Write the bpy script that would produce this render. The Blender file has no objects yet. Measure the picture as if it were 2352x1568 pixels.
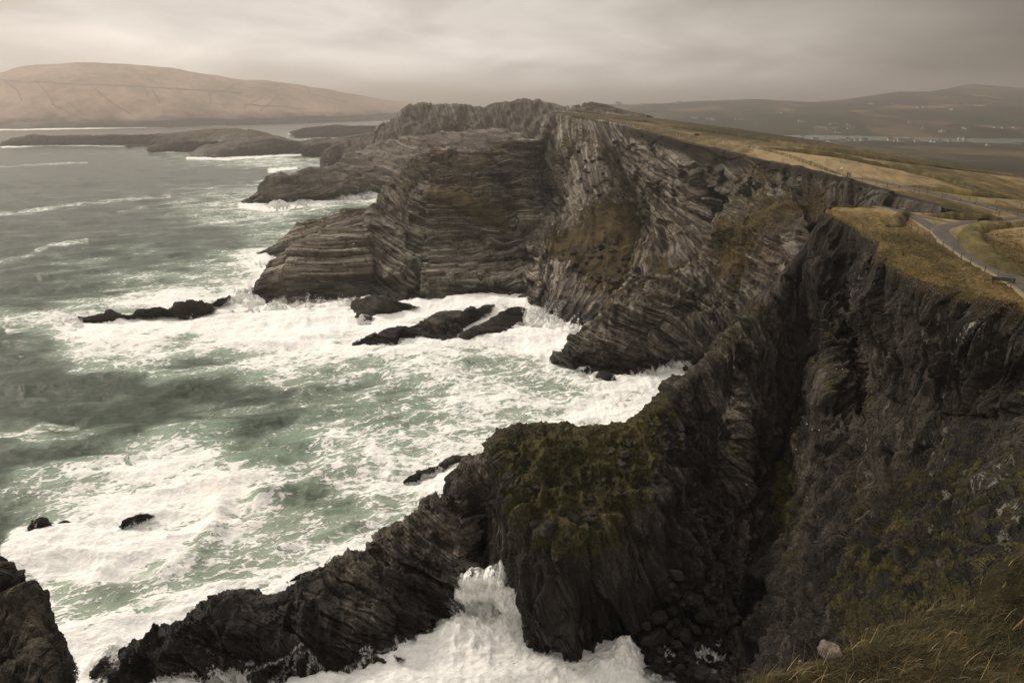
import bpy, math, random, time
import numpy as np
from mathutils import Vector
from mathutils.bvhtree import BVHTree

SC = bpy.context.scene
COL = SC.collection
R = math.radians
rng = np.random.RandomState(7)
random.seed(7)

# ------------------------------------------------------------------ camera
PITCH = 19.33
CAM_H = 100.0
cd = bpy.data.cameras.new('camera')
cam = bpy.data.objects.new('camera', cd)
COL.objects.link(cam)
cam.location = (0, 0, CAM_H)
cam.rotation_euler = (R(90 - PITCH), 0, 0)
cd.sensor_width = 36.0
cd.lens = 24.0
cd.clip_start = 0.3
cd.clip_end = 120000
SC.camera = cam

# ------------------------------------------------------------------ light
SUN_AZ, SUN_EL = -66.0, 36.0           # azimuth from the view direction, towards the sea
sd = bpy.data.lights.new('sun', 'SUN')
sd.energy = 2.5
sd.angle = R(9)
sd.color = (1.0, 0.90, 0.77)
sun = bpy.data.objects.new('sun', sd)
COL.objects.link(sun)
_s = Vector((math.sin(R(SUN_AZ)) * math.cos(R(SUN_EL)), math.cos(R(SUN_AZ)) * math.cos(R(SUN_EL)), math.sin(R(SUN_EL))))
sun.rotation_euler = _s.to_track_quat('Z', 'Y').to_euler()
sun.location = (0, 0, 400)

SC.view_settings.view_transform = 'Standard'
SC.view_settings.look = 'None'
SC.view_settings.gamma = 1
SC.view_settings.exposure = 0.08
SC.view_settings.use_curve_mapping = False

HAZE_DENSITY = 0.00021
HAZE_TOP = 300.0


def make_world():
    w = bpy.data.worlds.new('World')
    SC.world = w
    w.use_nodes = True
    nt = w.node_tree
    for n in list(nt.nodes):
        nt.nodes.remove(n)
    N = nt.nodes.new
    L = nt.links.new
    out = N('ShaderNodeOutputWorld')
    add = N('ShaderNodeAddShader')
    bg1 = N('ShaderNodeBackground')
    bg2 = N('ShaderNodeBackground')
    sky = N('ShaderNodeTexSky')
    sky.sky_type = 'NISHITA'
    sky.sun_disc = False
    sky.sun_elevation = R(SUN_EL)
    sky.sun_rotation = R(SUN_AZ)
    sky.dust_density = 4.0
    L(sky.outputs[0], bg1.inputs[0])
    bg1.inputs[1].default_value = 0.008       # what leaks through the cloud deck
    tc = N('ShaderNodeTexCoord')
    sep = N('ShaderNodeSeparateXYZ')
    L(tc.outputs['Generated'], sep.inputs[0])

    def math_(op, a, b=None, c=None, clamp=False):
        m = N('ShaderNodeMath')
        m.operation = op
        m.use_clamp = clamp
        for i, v in enumerate((a, b, c)):
            if v is None:
                continue
            if isinstance(v, (int, float)):
                m.inputs[i].default_value = v
            else:
                L(v, m.inputs[i])
        return m.outputs[0]
    x, y, z = sep.outputs
    zz = math_('MAXIMUM', z, 0.0)
    # cloud deck seen in perspective: project the direction on a flat layer
    den = math_('ADD', zz, 0.20)
    px = math_('DIVIDE', x, den)
    py = math_('DIVIDE', y, den)
    comb = N('ShaderNodeCombineXYZ')
    L(px, comb.inputs[0]); L(py, comb.inputs[1])
    n1 = N('ShaderNodeTexNoise')
    n1.inputs['Scale'].default_value = 1.0
    n1.inputs['Detail'].default_value = 5
    n1.inputs['Roughness'].default_value = 0.5
    n1.inputs['Distortion'].default_value = 0.4
    L(comb.outputs[0], n1.inputs['Vector'])
    n2 = N('ShaderNodeTexNoise')
    n2.inputs['Scale'].default_value = 2.6
    n2.inputs['Detail'].default_value = 6
    n2.inputs['Roughness'].default_value = 0.55
    L(comb.outputs[0], n2.inputs['Vector'])
    # brighter towards the sea in front, dull over the land to the right
    h = math_('SQRT', math_('ADD', math_('MULTIPLY', x, x), math_('MULTIPLY', y, y)))
    ax = math_('DIVIDE', x, math_('MAXIMUM', h, 0.001))
    ay = math_('DIVIDE', y, math_('MAXIMUM', h, 0.001))
    dirb = math_('ADD', math_('MULTIPLY', ax, -0.20), math_('MULTIPLY', ay, 0.98))     # cos to bright azimuth
    br = math_('MULTIPLY_ADD', dirb, 0.5, 0.5)
    br = math_('POWER', br, 3.6)
    br = math_('MULTIPLY_ADD', br, 0.52, 0.24)
    # dark rain cloud to the right
    dk = math_('SUBTRACT', math_('ADD', math_('MULTIPLY', ax, 0.93), math_('MULTIPLY', ay, 0.36)), 0.50)
    dk = math_('MULTIPLY', math_('MAXIMUM', dk, 0.0), 3.0, clamp=True)
    dkz = math_('MULTIPLY', math_('MULTIPLY_ADD', zz, 7.0, 0.48, clamp=True), math_('SUBTRACT', 1.0, math_('MULTIPLY', zz, 1.6), clamp=True))
    dk = math_('SUBTRACT', 1.0, math_('MULTIPLY', math_('MULTIPLY', dk, dkz), 0.93))
    # an overcast sky brightens to the zenith
    ze = math_('MULTIPLY_ADD', math_('POWER', zz, 1.3), 1.35, 1.0)
    c = math_('MULTIPLY', br, dk)
    cl = math_('ADD', math_('MULTIPLY_ADD', n1.outputs[0], 2.1, 0.0), math_('MULTIPLY_ADD', n2.outputs[0], 0.32, -0.16))
    # a darker bank of cloud above the horizon glow
    bk = math_('DIVIDE', math_('SUBTRACT', zz, 0.15), 0.065)
    bk = math_('POWER', 2.718, math_('MULTIPLY', math_('MULTIPLY', bk, bk), -1.0))
    c = math_('MULTIPLY', math_('MULTIPLY', c, cl), math_('MULTIPLY_ADD', bk, -0.40, 1.0))
    zl = math_('MULTIPLY', math_('POWER', zz, 1.2), 0.55)
    c = math_('ADD', math_('MULTIPLY', c, ze), zl)
    tint = N('ShaderNodeMix')
    tint.data_type = 'RGBA'
    L(math_('MULTIPLY', c, 1.5, clamp=True), tint.inputs[0])
    tint.inputs[6].default_value = (1.0, 0.86, 0.70, 1)
    tint.inputs[7].default_value = (1.0, 0.915, 0.835, 1)
    L(tint.outputs[2], bg2.inputs[0])
    L(c, bg2.inputs[1])
    L(bg1.outputs[0], add.inputs[0])
    L(bg2.outputs[0], add.inputs[1])
    L(add.outputs[0], out.inputs['Surface'])


make_world()

# ------------------------------------------------------------------ geometry of the survey
FPX, CX, CY = 1568.0, 1176.0, 784.0
ST, CT = math.sin(R(PITCH)), math.cos(R(PITCH))


def ray(u, v):
    a, b = u - CX, CY - v
    return np.array([a, FPX * CT + b * ST, -FPX * ST + b * CT])


def at_y(u, v, y):                      # the point of that sight line at forward distance y
    d = ray(u, v)
    return d * (y / d[1]) + np.array([0, 0, CAM_H])


def at_z(u, v, z=0.0):                  # ... at height z
    d = ray(u, v)
    return d * ((z - CAM_H) / d[2]) + np.array([0, 0, CAM_H])


def pt(p):
    if len(p) == 4:
        return np.array(p[1:], float)   # ('w', x, y, z)
    u, v, y = p
    if isinstance(y, str):
        return at_z(u, v, float(y[1:] or 0))
    return at_y(u, v, float(y))


def chart(P):                           # back to the survey chart (used for mesh density and for the foam chart)
    x, y, z = P[..., 0], P[..., 1], P[..., 2] - CAM_H
    dep = y * CT - z * ST
    up = y * ST + z * CT
    dep = np.maximum(dep, 1.0)
    return CX + FPX * x / dep, CY - FPX * up / dep


# ------------------------------------------------------------------ noise
def _hash(ix, iy, iz, seed):
    h = (ix * np.int64(374761393) + iy * np.int64(668265263) + iz * np.int64(2147483647) + np.int64(seed) * np.int64(1274126177)) & 0xffffffff
    h = ((h ^ (h >> 13)) * np.int64(1274126177)) & 0xffffffff
    h = (h ^ (h >> 16)) & 0xffff
    return h.astype(np.float32) * np.float32(2.0 / 65535.0) - np.float32(1)


def vnoise(x, y, z, seed=0):
    fx, fy, fz = np.floor(x), np.floor(y), np.floor(z)
    ix, iy, iz = fx.astype(np.int64), fy.astype(np.int64), fz.astype(np.int64)
    tx, ty, tz = (x - fx).astype(np.float32), (y - fy).astype(np.float32), (z - fz).astype(np.float32)
    tx = tx * tx * (3 - 2 * tx); ty = ty * ty * (3 - 2 * ty); tz = tz * tz * (3 - 2 * tz)
    r = []
    for k in (0, 1):
        a = _hash(ix, iy, iz + k, seed); b = _hash(ix + 1, iy, iz + k, seed)
        c = _hash(ix, iy + 1, iz + k, seed); d = _hash(ix + 1, iy + 1, iz + k, seed)
        p = a + (b - a) * tx
        q = c + (d - c) * tx
        r.append(p + (q - p) * ty)
    return r[0] + (r[1] - r[0]) * tz


def fbm(x, y, z, octaves=4, seed=0, gain=0.5, ridged=False):
    t = 0; amp = 1.0; s = 0.0; f = 1.0
    for o in range(octaves):
        n = vnoise(x * f + 17.3 * o, y * f - 9.1 * o, z * f + 4.7 * o, seed + o)
        if ridged:
            n = 1 - 2 * np.abs(n)
        t = t + amp * n; s += amp
        amp *= gain; f *= 2.03
    return t / s


def layer(s, seed=0, sharp=0.25):       # 1D piecewise beds: flat steps with steep risers
    f = np.floor(s); i = f.astype(np.int64); t = s - f
    z = np.zeros_like(i)
    a = _hash(i, z, z, seed); b = _hash(i + 1, z, z, seed)
    k = np.clip((t - (1 - sharp)) / sharp, 0, 1)
    return a + (b - a) * k * k * (3 - 2 * k)


def facets(a, b, c, seed=0, tilt=0.9):   # broken blocks: each cell a tilted plane of its own
    fa, fb, fc = np.floor(a - 0.5), np.floor(b - 0.5), np.floor(c - 0.5)
    ia, ib, ic = fa.astype(np.int64), fb.astype(np.int64), fc.astype(np.int64)
    best = np.full(a.shape, 1e9, np.float32); val = np.zeros(a.shape, np.float32)
    for i in (0, 1):
        for j in (0, 1):
            for k in (0, 1):
                h1 = _hash(ia + i, ib + j, ic + k, seed); h2 = _hash(ia + i, ib + j, ic + k, seed + 1); h3 = _hash(ia + i, ib + j, ic + k, seed + 2)
                da = (a - fa - i - 0.5 - 0.42 * h1).astype(np.float32); db = (b - fb - j - 0.5 - 0.42 * h2).astype(np.float32); dc = (c - fc - k - 0.5 - 0.42 * h3).astype(np.float32)
                d = da * da + db * db + dc * dc
                h4 = _hash(ia + i, ib + j, ic + k, seed + 3)
                v = h4 * 0.6 + tilt * (h2 * da + h3 * db + h1 * dc)
                m_ = d < best
                best = np.where(m_, d, best); val = np.where(m_, v, val)
    return val


def smooth(a, lo, hi):
    t = np.clip((a - lo) / (hi - lo), 0, 1)
    return t * t * (3 - 2 * t)


# ------------------------------------------------------------------ mesh helpers
def mesh_grid(name, P, attrs=None, mat=None, flip=False, parent=None, kind=None, smooth_=False):
    n, m = P.shape[:2]
    idx = np.arange(n * m).reshape(n, m)
    q = np.stack([idx[:-1, :-1], idx[1:, :-1], idx[1:, 1:], idx[:-1, 1:]], -1).reshape(-1, 4)
    if flip:
        q = q[:, ::-1]
    return mesh_np(name, P.reshape(-1, 3), q, {k: v.reshape(-1) for k, v in (attrs or {}).items()}, mat, parent, kind, smooth_)


def mesh_np(name, V, F, attrs=None, mat=None, parent=None, kind=None, smooth_=False):
    me = bpy.data.meshes.new(name)
    V = np.asarray(V, np.float32); F = np.asarray(F, np.int32)
    k = F.shape[1]
    me.vertices.add(len(V)); me.vertices.foreach_set('co', V.ravel())
    me.loops.add(F.size); me.loops.foreach_set('vertex_index', F.ravel())
    me.polygons.add(len(F))
    me.polygons.foreach_set('loop_start', np.arange(0, F.size, k, dtype=np.int32))
    me.polygons.foreach_set('loop_total', np.full(len(F), k, np.int32))
    me.update(calc_edges=True)
    me.validate()
    if smooth_:
        me.polygons.foreach_set('use_smooth', np.ones(len(me.polygons), bool))
    for a, v in (attrs or {}).items():
        at = me.attributes.new(a, 'FLOAT', 'POINT')
        at.data.foreach_set('value', np.asarray(v, np.float32))
    if mat:
        me.materials.append(mat)
    o = bpy.data.objects.new(name, me)
    COL.objects.link(o)
    if parent:
        o.parent = parent
    if kind:
        o['kind'] = kind
    return o


TERRAIN = []                           # (verts, faces) kept for placing things on the ground


def remember(P):
    n, m = P.shape[:2]
    s1 = max(1, n // 260); s2 = max(1, m // 260)
    Q = P[::s1, ::s2]
    n, m = Q.shape[:2]
    idx = np.arange(n * m).reshape(n, m)
    q = np.stack([idx[:-1, :-1], idx[1:, :-1], idx[1:, 1:], idx[:-1, 1:]], -1).reshape(-1, 4)
    TERRAIN.append((Q.reshape(-1, 3), q))


def normals(P):
    du = np.gradient(P, axis=0); dv = np.gradient(P, axis=1)
    N = np.cross(du, dv)
    return N / np.maximum(np.linalg.norm(N, axis=-1, keepdims=True), 1e-9)


def resample(C, cell, nmax=900, extra=None):
    """dense grid from a control net C[cols, rows, 3]; extra[cols, rows, k] rides along"""
    if extra is not None:
        C = np.concatenate([C, extra], -1)
    u, v = chart(C[..., :3])
    u = np.clip(u, -400, 2800); v = np.clip(v, -400, 2000)
    def steps(axis):
        l = np.hypot(np.diff(u, axis=axis), np.diff(v, axis=axis))
        l = np.percentile(l, 80, axis=1 - axis)
        return np.clip(np.ceil(l / cell), 3, nmax).astype(int)
    def expand(A, ns, axis):
        out = []
        A = np.moveaxis(A, axis, 0)
        for i, n in enumerate(ns):
            t = (np.arange(n) / n)[:, None, None]
            out.append(A[i][None] * (1 - t) + A[i + 1][None] * t)
        out.append(A[-1:])
        return np.moveaxis(np.concatenate(out, 0), 0, axis)
    n0, n1 = steps(0), steps(1)
    G = expand(expand(C, n0, 0), n1, 1)
    # soften the creases of the net a little
    def blur(A, r, axis):
        if r < 1:
            return A
        pad = [(0, 0)] * 3; pad[axis] = (r, r)
        B = np.pad(A, pad, mode='edge')
        cs = np.cumsum(B, axis=axis)
        z = np.zeros_like(np.take(cs, [0], axis=axis))
        cs = np.concatenate([z, cs], axis=axis)
        n = A.shape[axis]; w = 2 * r + 1
        return (np.take(cs, np.arange(w, w + n), axis=axis) - np.take(cs, np.arange(0, n), axis=axis)) / w
    r0 = int(np.median(n0) * 0.22); r1 = int(np.median(n1) * 0.16)
    keep = G.copy()
    G = blur(blur(G, r0, 0), r1, 1)
    # but hold the outer border
    for k in range(3):
        G[0, :, k] = keep[0, :, k]; G[-1, :, k] = keep[-1, :, k]
    return G


# ------------------------------------------------------------------ materials
def new_mat(name):
    m = bpy.data.materials.new(name)
    m.use_nodes = True
    nt = m.node_tree
    for n in list(nt.nodes):
        nt.nodes.remove(n)
    return m, NB(nt)


class NB:
    def __init__(self, nt):
        self.nt = nt; self.N = nt.nodes.new; self.L = nt.links.new
        self.geo = self.N('ShaderNodeNewGeometry')
        self.pos = self.geo.outputs['Position']

    def put(self, sock, v):
        if isinstance(v, (int, float)):
            sock.default_value = v
        elif isinstance(v, tuple):
            sock.default_value = v if len(v) == len(sock.default_value) else (*v, 1)
        else:
            self.L(v, sock)

    def m(self, op, a, b=None, c=None, clamp=False):
        n = self.N('ShaderNodeMath'); n.operation = op; n.use_clamp = clamp
        for i, v in enumerate((a, b, c)):
            if v is not None:
                self.put(n.inputs[i], v)
        return n.outputs[0]

    def vm(self, op, a, b=None):
        n = self.N('ShaderNodeVectorMath'); n.operation = op
        self.put(n.inputs[0], a)
        if b is not None:
            self.put(n.inputs[1], b)
        return n.outputs[0]

    def noise(self, vec, scale, detail=4, rough=0.55, dist=0.0, out=0):
        n = self.N('ShaderNodeTexNoise')
        self.put(n.inputs['Vector'], vec)
        n.inputs['Scale'].default_value = scale
        n.inputs['Detail'].default_value = detail
        n.inputs['Roughness'].default_value = rough
        n.inputs['Distortion'].default_value = dist
        return n.outputs[out]

    def voro(self, vec, scale, feature='F1', out=0, rnd=1.0):
        n = self.N('ShaderNodeTexVoronoi'); n.feature = feature
        self.put(n.inputs['Vector'], vec)
        n.inputs['Scale'].default_value = scale
        n.inputs['Randomness'].default_value = rnd
        return n.outputs[out]

    def step(self, a, lo, hi):
        n = self.N('ShaderNodeMapRange'); n.interpolation_type = 'SMOOTHSTEP'
        self.put(n.inputs[0], a); self.put(n.inputs[1], lo); self.put(n.inputs[2], hi)
        return n.outputs[0]

    def mix(self, f, a, b):
        n = self.N('ShaderNodeMix'); n.data_type = 'RGBA'
        self.put(n.inputs[0], f); self.put(n.inputs[6], a); self.put(n.inputs[7], b)
        return n.outputs[2]

    def ramp(self, f, stops):
        n = self.N('ShaderNodeValToRGB')
        self.put(n.inputs[0], f)
        e = n.color_ramp.elements
        while len(e) < len(stops):
            e.new(0.5)
        for i, (p, c) in enumerate(stops):
            e[i].position = p; e[i].color = (*c, 1)
        return n.outputs[0]

    def attr(self, name):
        n = self.N('ShaderNodeAttribute'); n.attribute_name = name
        return n.outputs['Fac']

    def xyz(self, x, y, z):
        n = self.N('ShaderNodeCombineXYZ')
        for i, v in enumerate((x, y, z)):
            self.put(n.inputs[i], v)
        return n.outputs[0]

    def sep(self, v):
        n = self.N('ShaderNodeSeparateXYZ'); self.L(v, n.inputs[0])
        return n.outputs

    def bump(self, h, strength=0.5, dist=0.3, normal=None):
        n = self.N('ShaderNodeBump')
        n.inputs['Strength'].default_value = strength
        n.inputs['Distance'].default_value = dist
        self.put(n.inputs['Height'], h)
        if normal is not None:
            self.L(normal, n.inputs['Normal'])
        return n.outputs[0]

    def out(self, col, rough=0.9, spec=0.3, normal=None, sss=None):
        b = self.N('ShaderNodeBsdfPrincipled')
        self.put(b.inputs['Base Color'], col)
        self.put(b.inputs['Roughness'], rough)
        self.put(b.inputs['Specular IOR Level'], spec)
        if normal is not None:
            self.L(normal, b.inputs['Normal'])
        o = self.N('ShaderNodeOutputMaterial')
        self.L(b.outputs[0], o.inputs['Surface'])
        return b


def rock_material(name, light, mid, dark, band=0.55, grass_cols=((0.032, 0.027, 0.011), (0.125, 0.090, 0.036)), wet_z=9.0, scale=1.0,
                  lichen=0.0, band_f=0.5, bump_d=0.5, froth=3.0):
    m, b = new_mat(name)
    s = b.attr('strata')
    p = b.pos
    sc = scale
    # beds: noise read almost only along the strata coordinate
    ps = b.vm('MULTIPLY', p, (0.016 * sc, 0.016 * sc, 0.016 * sc))
    x, y, z = b.sep(ps)
    bv = b.xyz(x, b.m('MULTIPLY', s, band_f), y)
    beds = b.noise(bv, 1.0, 5, 0.62)
    bv2 = b.xyz(b.m('MULTIPLY', x, 2.0), b.m('MULTIPLY', s, band_f * 3.5), b.m('MULTIPLY', y, 2.0))
    beds2 = b.noise(bv2, 1.0, 5, 0.6)
    big = b.noise(p, 0.035 * sc, 5, 0.6)
    fine = b.noise(p, 0.9 * sc, 8, 0.7)
    t = b.m('ADD', b.m('MULTIPLY', beds, band), b.m('MULTIPLY', beds2, band * 0.7))
    t = b.m('ADD', t, b.m('MULTIPLY', big, 0.5))
    xf = b.noise(p, 3.2 * sc, 5, 0.75)
    t = b.m('ADD', t, b.m('ADD', b.m('MULTIPLY', fine, 0.30), b.m('MULTIPLY', xf, 0.22)))
    tot = band * 1.7 + 1.02
    t = b.m('DIVIDE', t, tot)
    col = b.ramp(t, [(0.405, dark), (0.485, mid), (0.565, light)])
    # stone tone by column; sunlit slab and shaded gully are put into the colour too
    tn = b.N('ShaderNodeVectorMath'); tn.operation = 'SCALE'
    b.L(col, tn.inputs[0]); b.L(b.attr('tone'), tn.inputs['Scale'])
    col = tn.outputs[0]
    # rusty and greenish stains
    st = b.step(b.noise(p, 0.06 * sc, 4, 0.6), 0.52, 0.68)
    col = b.mix(b.m('MULTIPLY', st, 0.35), col, tuple(c * f for c, f in zip(mid, (1.15, 0.92, 0.68))))
    # seep streaks running down the face
    px, py, pz = b.sep(p)
    sv = b.xyz(b.m('MULTIPLY', px, 0.35 * sc), b.m('MULTIPLY', py, 0.35 * sc), b.m('MULTIPLY', pz, 0.03 * sc))
    seep = b.step(b.noise(sv, 1.0, 6, 0.65), 0.50, 0.66)
    col = b.mix(b.m('MULTIPLY', seep, 0.62), col, tuple(c * 0.6 for c in dark))
    # cracks
    cr = b.voro(b.vm('ADD', b.vm('MULTIPLY', p, (0.22 * sc, 0.22 * sc, 0.22 * sc)), b.noise(p, 0.3 * sc, 3, out=1)), 1.0, 'DISTANCE_TO_EDGE')
    crk = b.m('SUBTRACT', 1.0, b.step(cr, 0.0, 0.035))
    col = b.mix(b.m('MULTIPLY', crk, 0.35), col, tuple(c * 0.45 for c in dark))
    bv3 = b.xyz(b.m('MULTIPLY', x, 1.2), b.m('MULTIPLY', s, band_f * 7.0), b.m('MULTIPLY', y, 1.2))
    seam = b.step(b.m('ABSOLUTE', b.m('SUBTRACT', b.noise(bv3, 1.0, 2, 0.5), 0.5)), 0.0, 0.035)
    col = b.mix(b.m('MULTIPLY', b.m('SUBTRACT', 1.0, seam), 0.36), col, tuple(c * 0.6 for c in dark))
    # pale lichen / bird lime
    if lichen > 0:
        lm = b.m('MULTIPLY', b.attr('lichen'), b.step(b.noise(b.vm('MULTIPLY', p, (1.0, 1.0, 0.35)), 0.9, 8, 0.75), 0.56, 0.61))
        col = b.mix(lm, col, (0.50, 0.47, 0.42))
    else:
        lm = b.m('MULTIPLY', b.attr('lichen'), b.step(b.noise(p, 0.5, 7, 0.7), 0.40, 0.60))
        col = b.mix(b.m('MULTIPLY', lm, 0.8), col, (0.42, 0.40, 0.33))
    # peat and soil under the turf edge
    peat = b.step(b.m('ADD', b.attr('peat'), b.m('MULTIPLY', b.m('SUBTRACT', fine, 0.5), 0.8)), 0.40, 0.60)
    col = b.mix(peat, col, (0.030, 0.024, 0.017))
    # turf on the ledges
    gn = b.noise(p, 0.10 * sc, 7, 0.62)
    gf = b.noise(p, 1.3 * sc, 6, 0.65)
    gv = b.m('ADD', b.m('MULTIPLY', gn, 0.5), b.m('MULTIPLY', gf, 0.5))
    gcol = b.ramp(gv, [(0.42, grass_cols[0]), (0.52, tuple(c * 0.72 for c in grass_cols[1])), (0.60, grass_cols[1])])
    gm = b.step(b.m('ADD', b.attr('turf'), b.m('MULTIPLY', b.m('SUBTRACT', b.noise(p, 0.28 * sc, 9, 0.72), 0.5), 1.7)), 0.46, 0.54)
    col = b.mix(gm, col, gcol)
    # splash zone: wet black rock
    wet = b.m('SUBTRACT', 1.0, b.step(b.m('ADD', pz, b.m('MULTIPLY', b.m('SUBTRACT', big, 0.5), wet_z * 1.4)), wet_z * 0.45, wet_z * 1.25))
    col = b.mix(b.m('MULTIPLY', wet, 0.78), col, tuple(c * 0.42 for c in dark))
    fv3 = b.xyz(b.m('MULTIPLY', px, 0.9), b.m('MULTIPLY', py, 0.9), b.m('MULTIPLY', pz, 0.12))
    fz = b.m('SUBTRACT', 1.0, b.step(b.m('ADD', pz, b.m('MULTIPLY', b.m('SUBTRACT', b.noise(p, 0.12, 4, 0.6), 0.5), froth * 3.0)), 0.2, froth))
    froth_m = b.step(b.m('ADD', b.m('MULTIPLY', fz, 0.50), b.noise(fv3, 1.0, 7, 0.75)), 0.86, 0.93)
    fv4 = b.xyz(b.m('MULTIPLY', px, 2.2), b.m('MULTIPLY', py, 2.2), b.m('MULTIPLY', pz, 0.35))
    rn = b.step(b.m('ADD', b.m('MULTIPLY', b.attr('run'), 0.33), b.noise(fv4, 1.0, 8, 0.78)), 0.74, 0.90)
    rn = b.m('MULTIPLY', b.m('MULTIPLY', rn, 0.85), b.step(b.attr('run'), 0.0, 0.3))
    froth_m = b.m('MAXIMUM', froth_m, rn)
    col = b.mix(froth_m, col, (0.74, 0.73, 0.69))
    rough = b.m('SUBTRACT', 0.92, b.m('MULTIPLY', wet, 0.58))
    h = b.m('ADD', b.m('ADD', b.m('MULTIPLY', fine, 1.0), b.m('MULTIPLY', xf, 0.35)), b.m('MULTIPLY', beds2, 0.9))
    h = b.m('ADD', b.m('SUBTRACT', h, b.m('MULTIPLY', crk, 0.35)), b.m('MULTIPLY', seam, 0.7))
    h = b.m('ADD', h, b.m('MULTIPLY', b.m('MULTIPLY', gf, gm), 0.8))
    nrm = b.bump(h, 1.0, bump_d * 1.7)
    b.out(col, rough, 0.25, nrm)
    return m


def grass_material(name, c0, c1, c2, scale=1.0, bump_d=0.25):
    m, b = new_mat(name)
    p = b.pos
    px, py, pz = b.sep(p)
    # mown and wind-laid streaks run along the slope
    sv = b.xyz(b.m('MULTIPLY', b.m('ADD', px, b.m('MULTIPLY', py, -0.4)), 0.35 * scale), b.m('MULTIPLY', b.m('ADD', py, b.m('MULTIPLY', px, 0.4)), 0.06 * scale), 0.0)
    n1 = b.noise(sv, 1.0, 8, 0.6)
    n2 = b.noise(p, 0.02 * scale, 5, 0.6)
    n3 = b.noise(p, 1.7 * scale, 6, 0.7)
    fld = b.attr('field')
    t = b.m('ADD', b.m('MULTIPLY', n1, 0.35), b.m('ADD', b.m('MULTIPLY', n2, 0.35), b.m('MULTIPLY', n3, 0.3)))
    t = b.m('ADD', t, b.m('MULTIPLY', b.m('SUBTRACT', fld, 0.5), 0.30))
    col = b.ramp(t, [(0.39, c0), (0.50, c1), (0.61, c2)])
    dark = b.step(b.m('ADD', b.attr('peat'), b.m('MULTIPLY', b.m('SUBTRACT', n3, 0.5), 0.7)), 0.42, 0.62)
    col = b.mix(dark, col, (0.032, 0.028, 0.014))
    nrm = b.bump(b.m('ADD', n1, n3), 0.7, bump_d)
    b.out(col, 0.95, 0.1, nrm)
    return m


def plain(name, col, rough=0.85, spec=0.3, var=0.25, scale=3.0, bump=0.0):
    m, b = new_mat(name)
    tc = b.N('ShaderNodeTexCoord')
    n = b.noise(tc.outputs['Object'], scale, 5, 0.6)
    c = b.mix(n, tuple(x * (1 - var) for x in col), tuple(min(1, x * (1 + var)) for x in col))
    nrm = b.bump(n, 0.6, bump) if bump else None
    b.out(c, rough, spec, nrm)
    return m


def seg_dist(cu, cv, pl):
    d = np.full(cu.shape, 1e9)
    for (a, b), (c, e) in zip(pl[:-1], pl[1:]):
        dx, dy = c - a, e - b
        t = np.clip(((cu - a) * dx + (cv - b) * dy) / (dx * dx + dy * dy), 0, 1)
        d = np.minimum(d, np.hypot(cu - a - t * dx, cv - b - t * dy))
    return d


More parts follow.
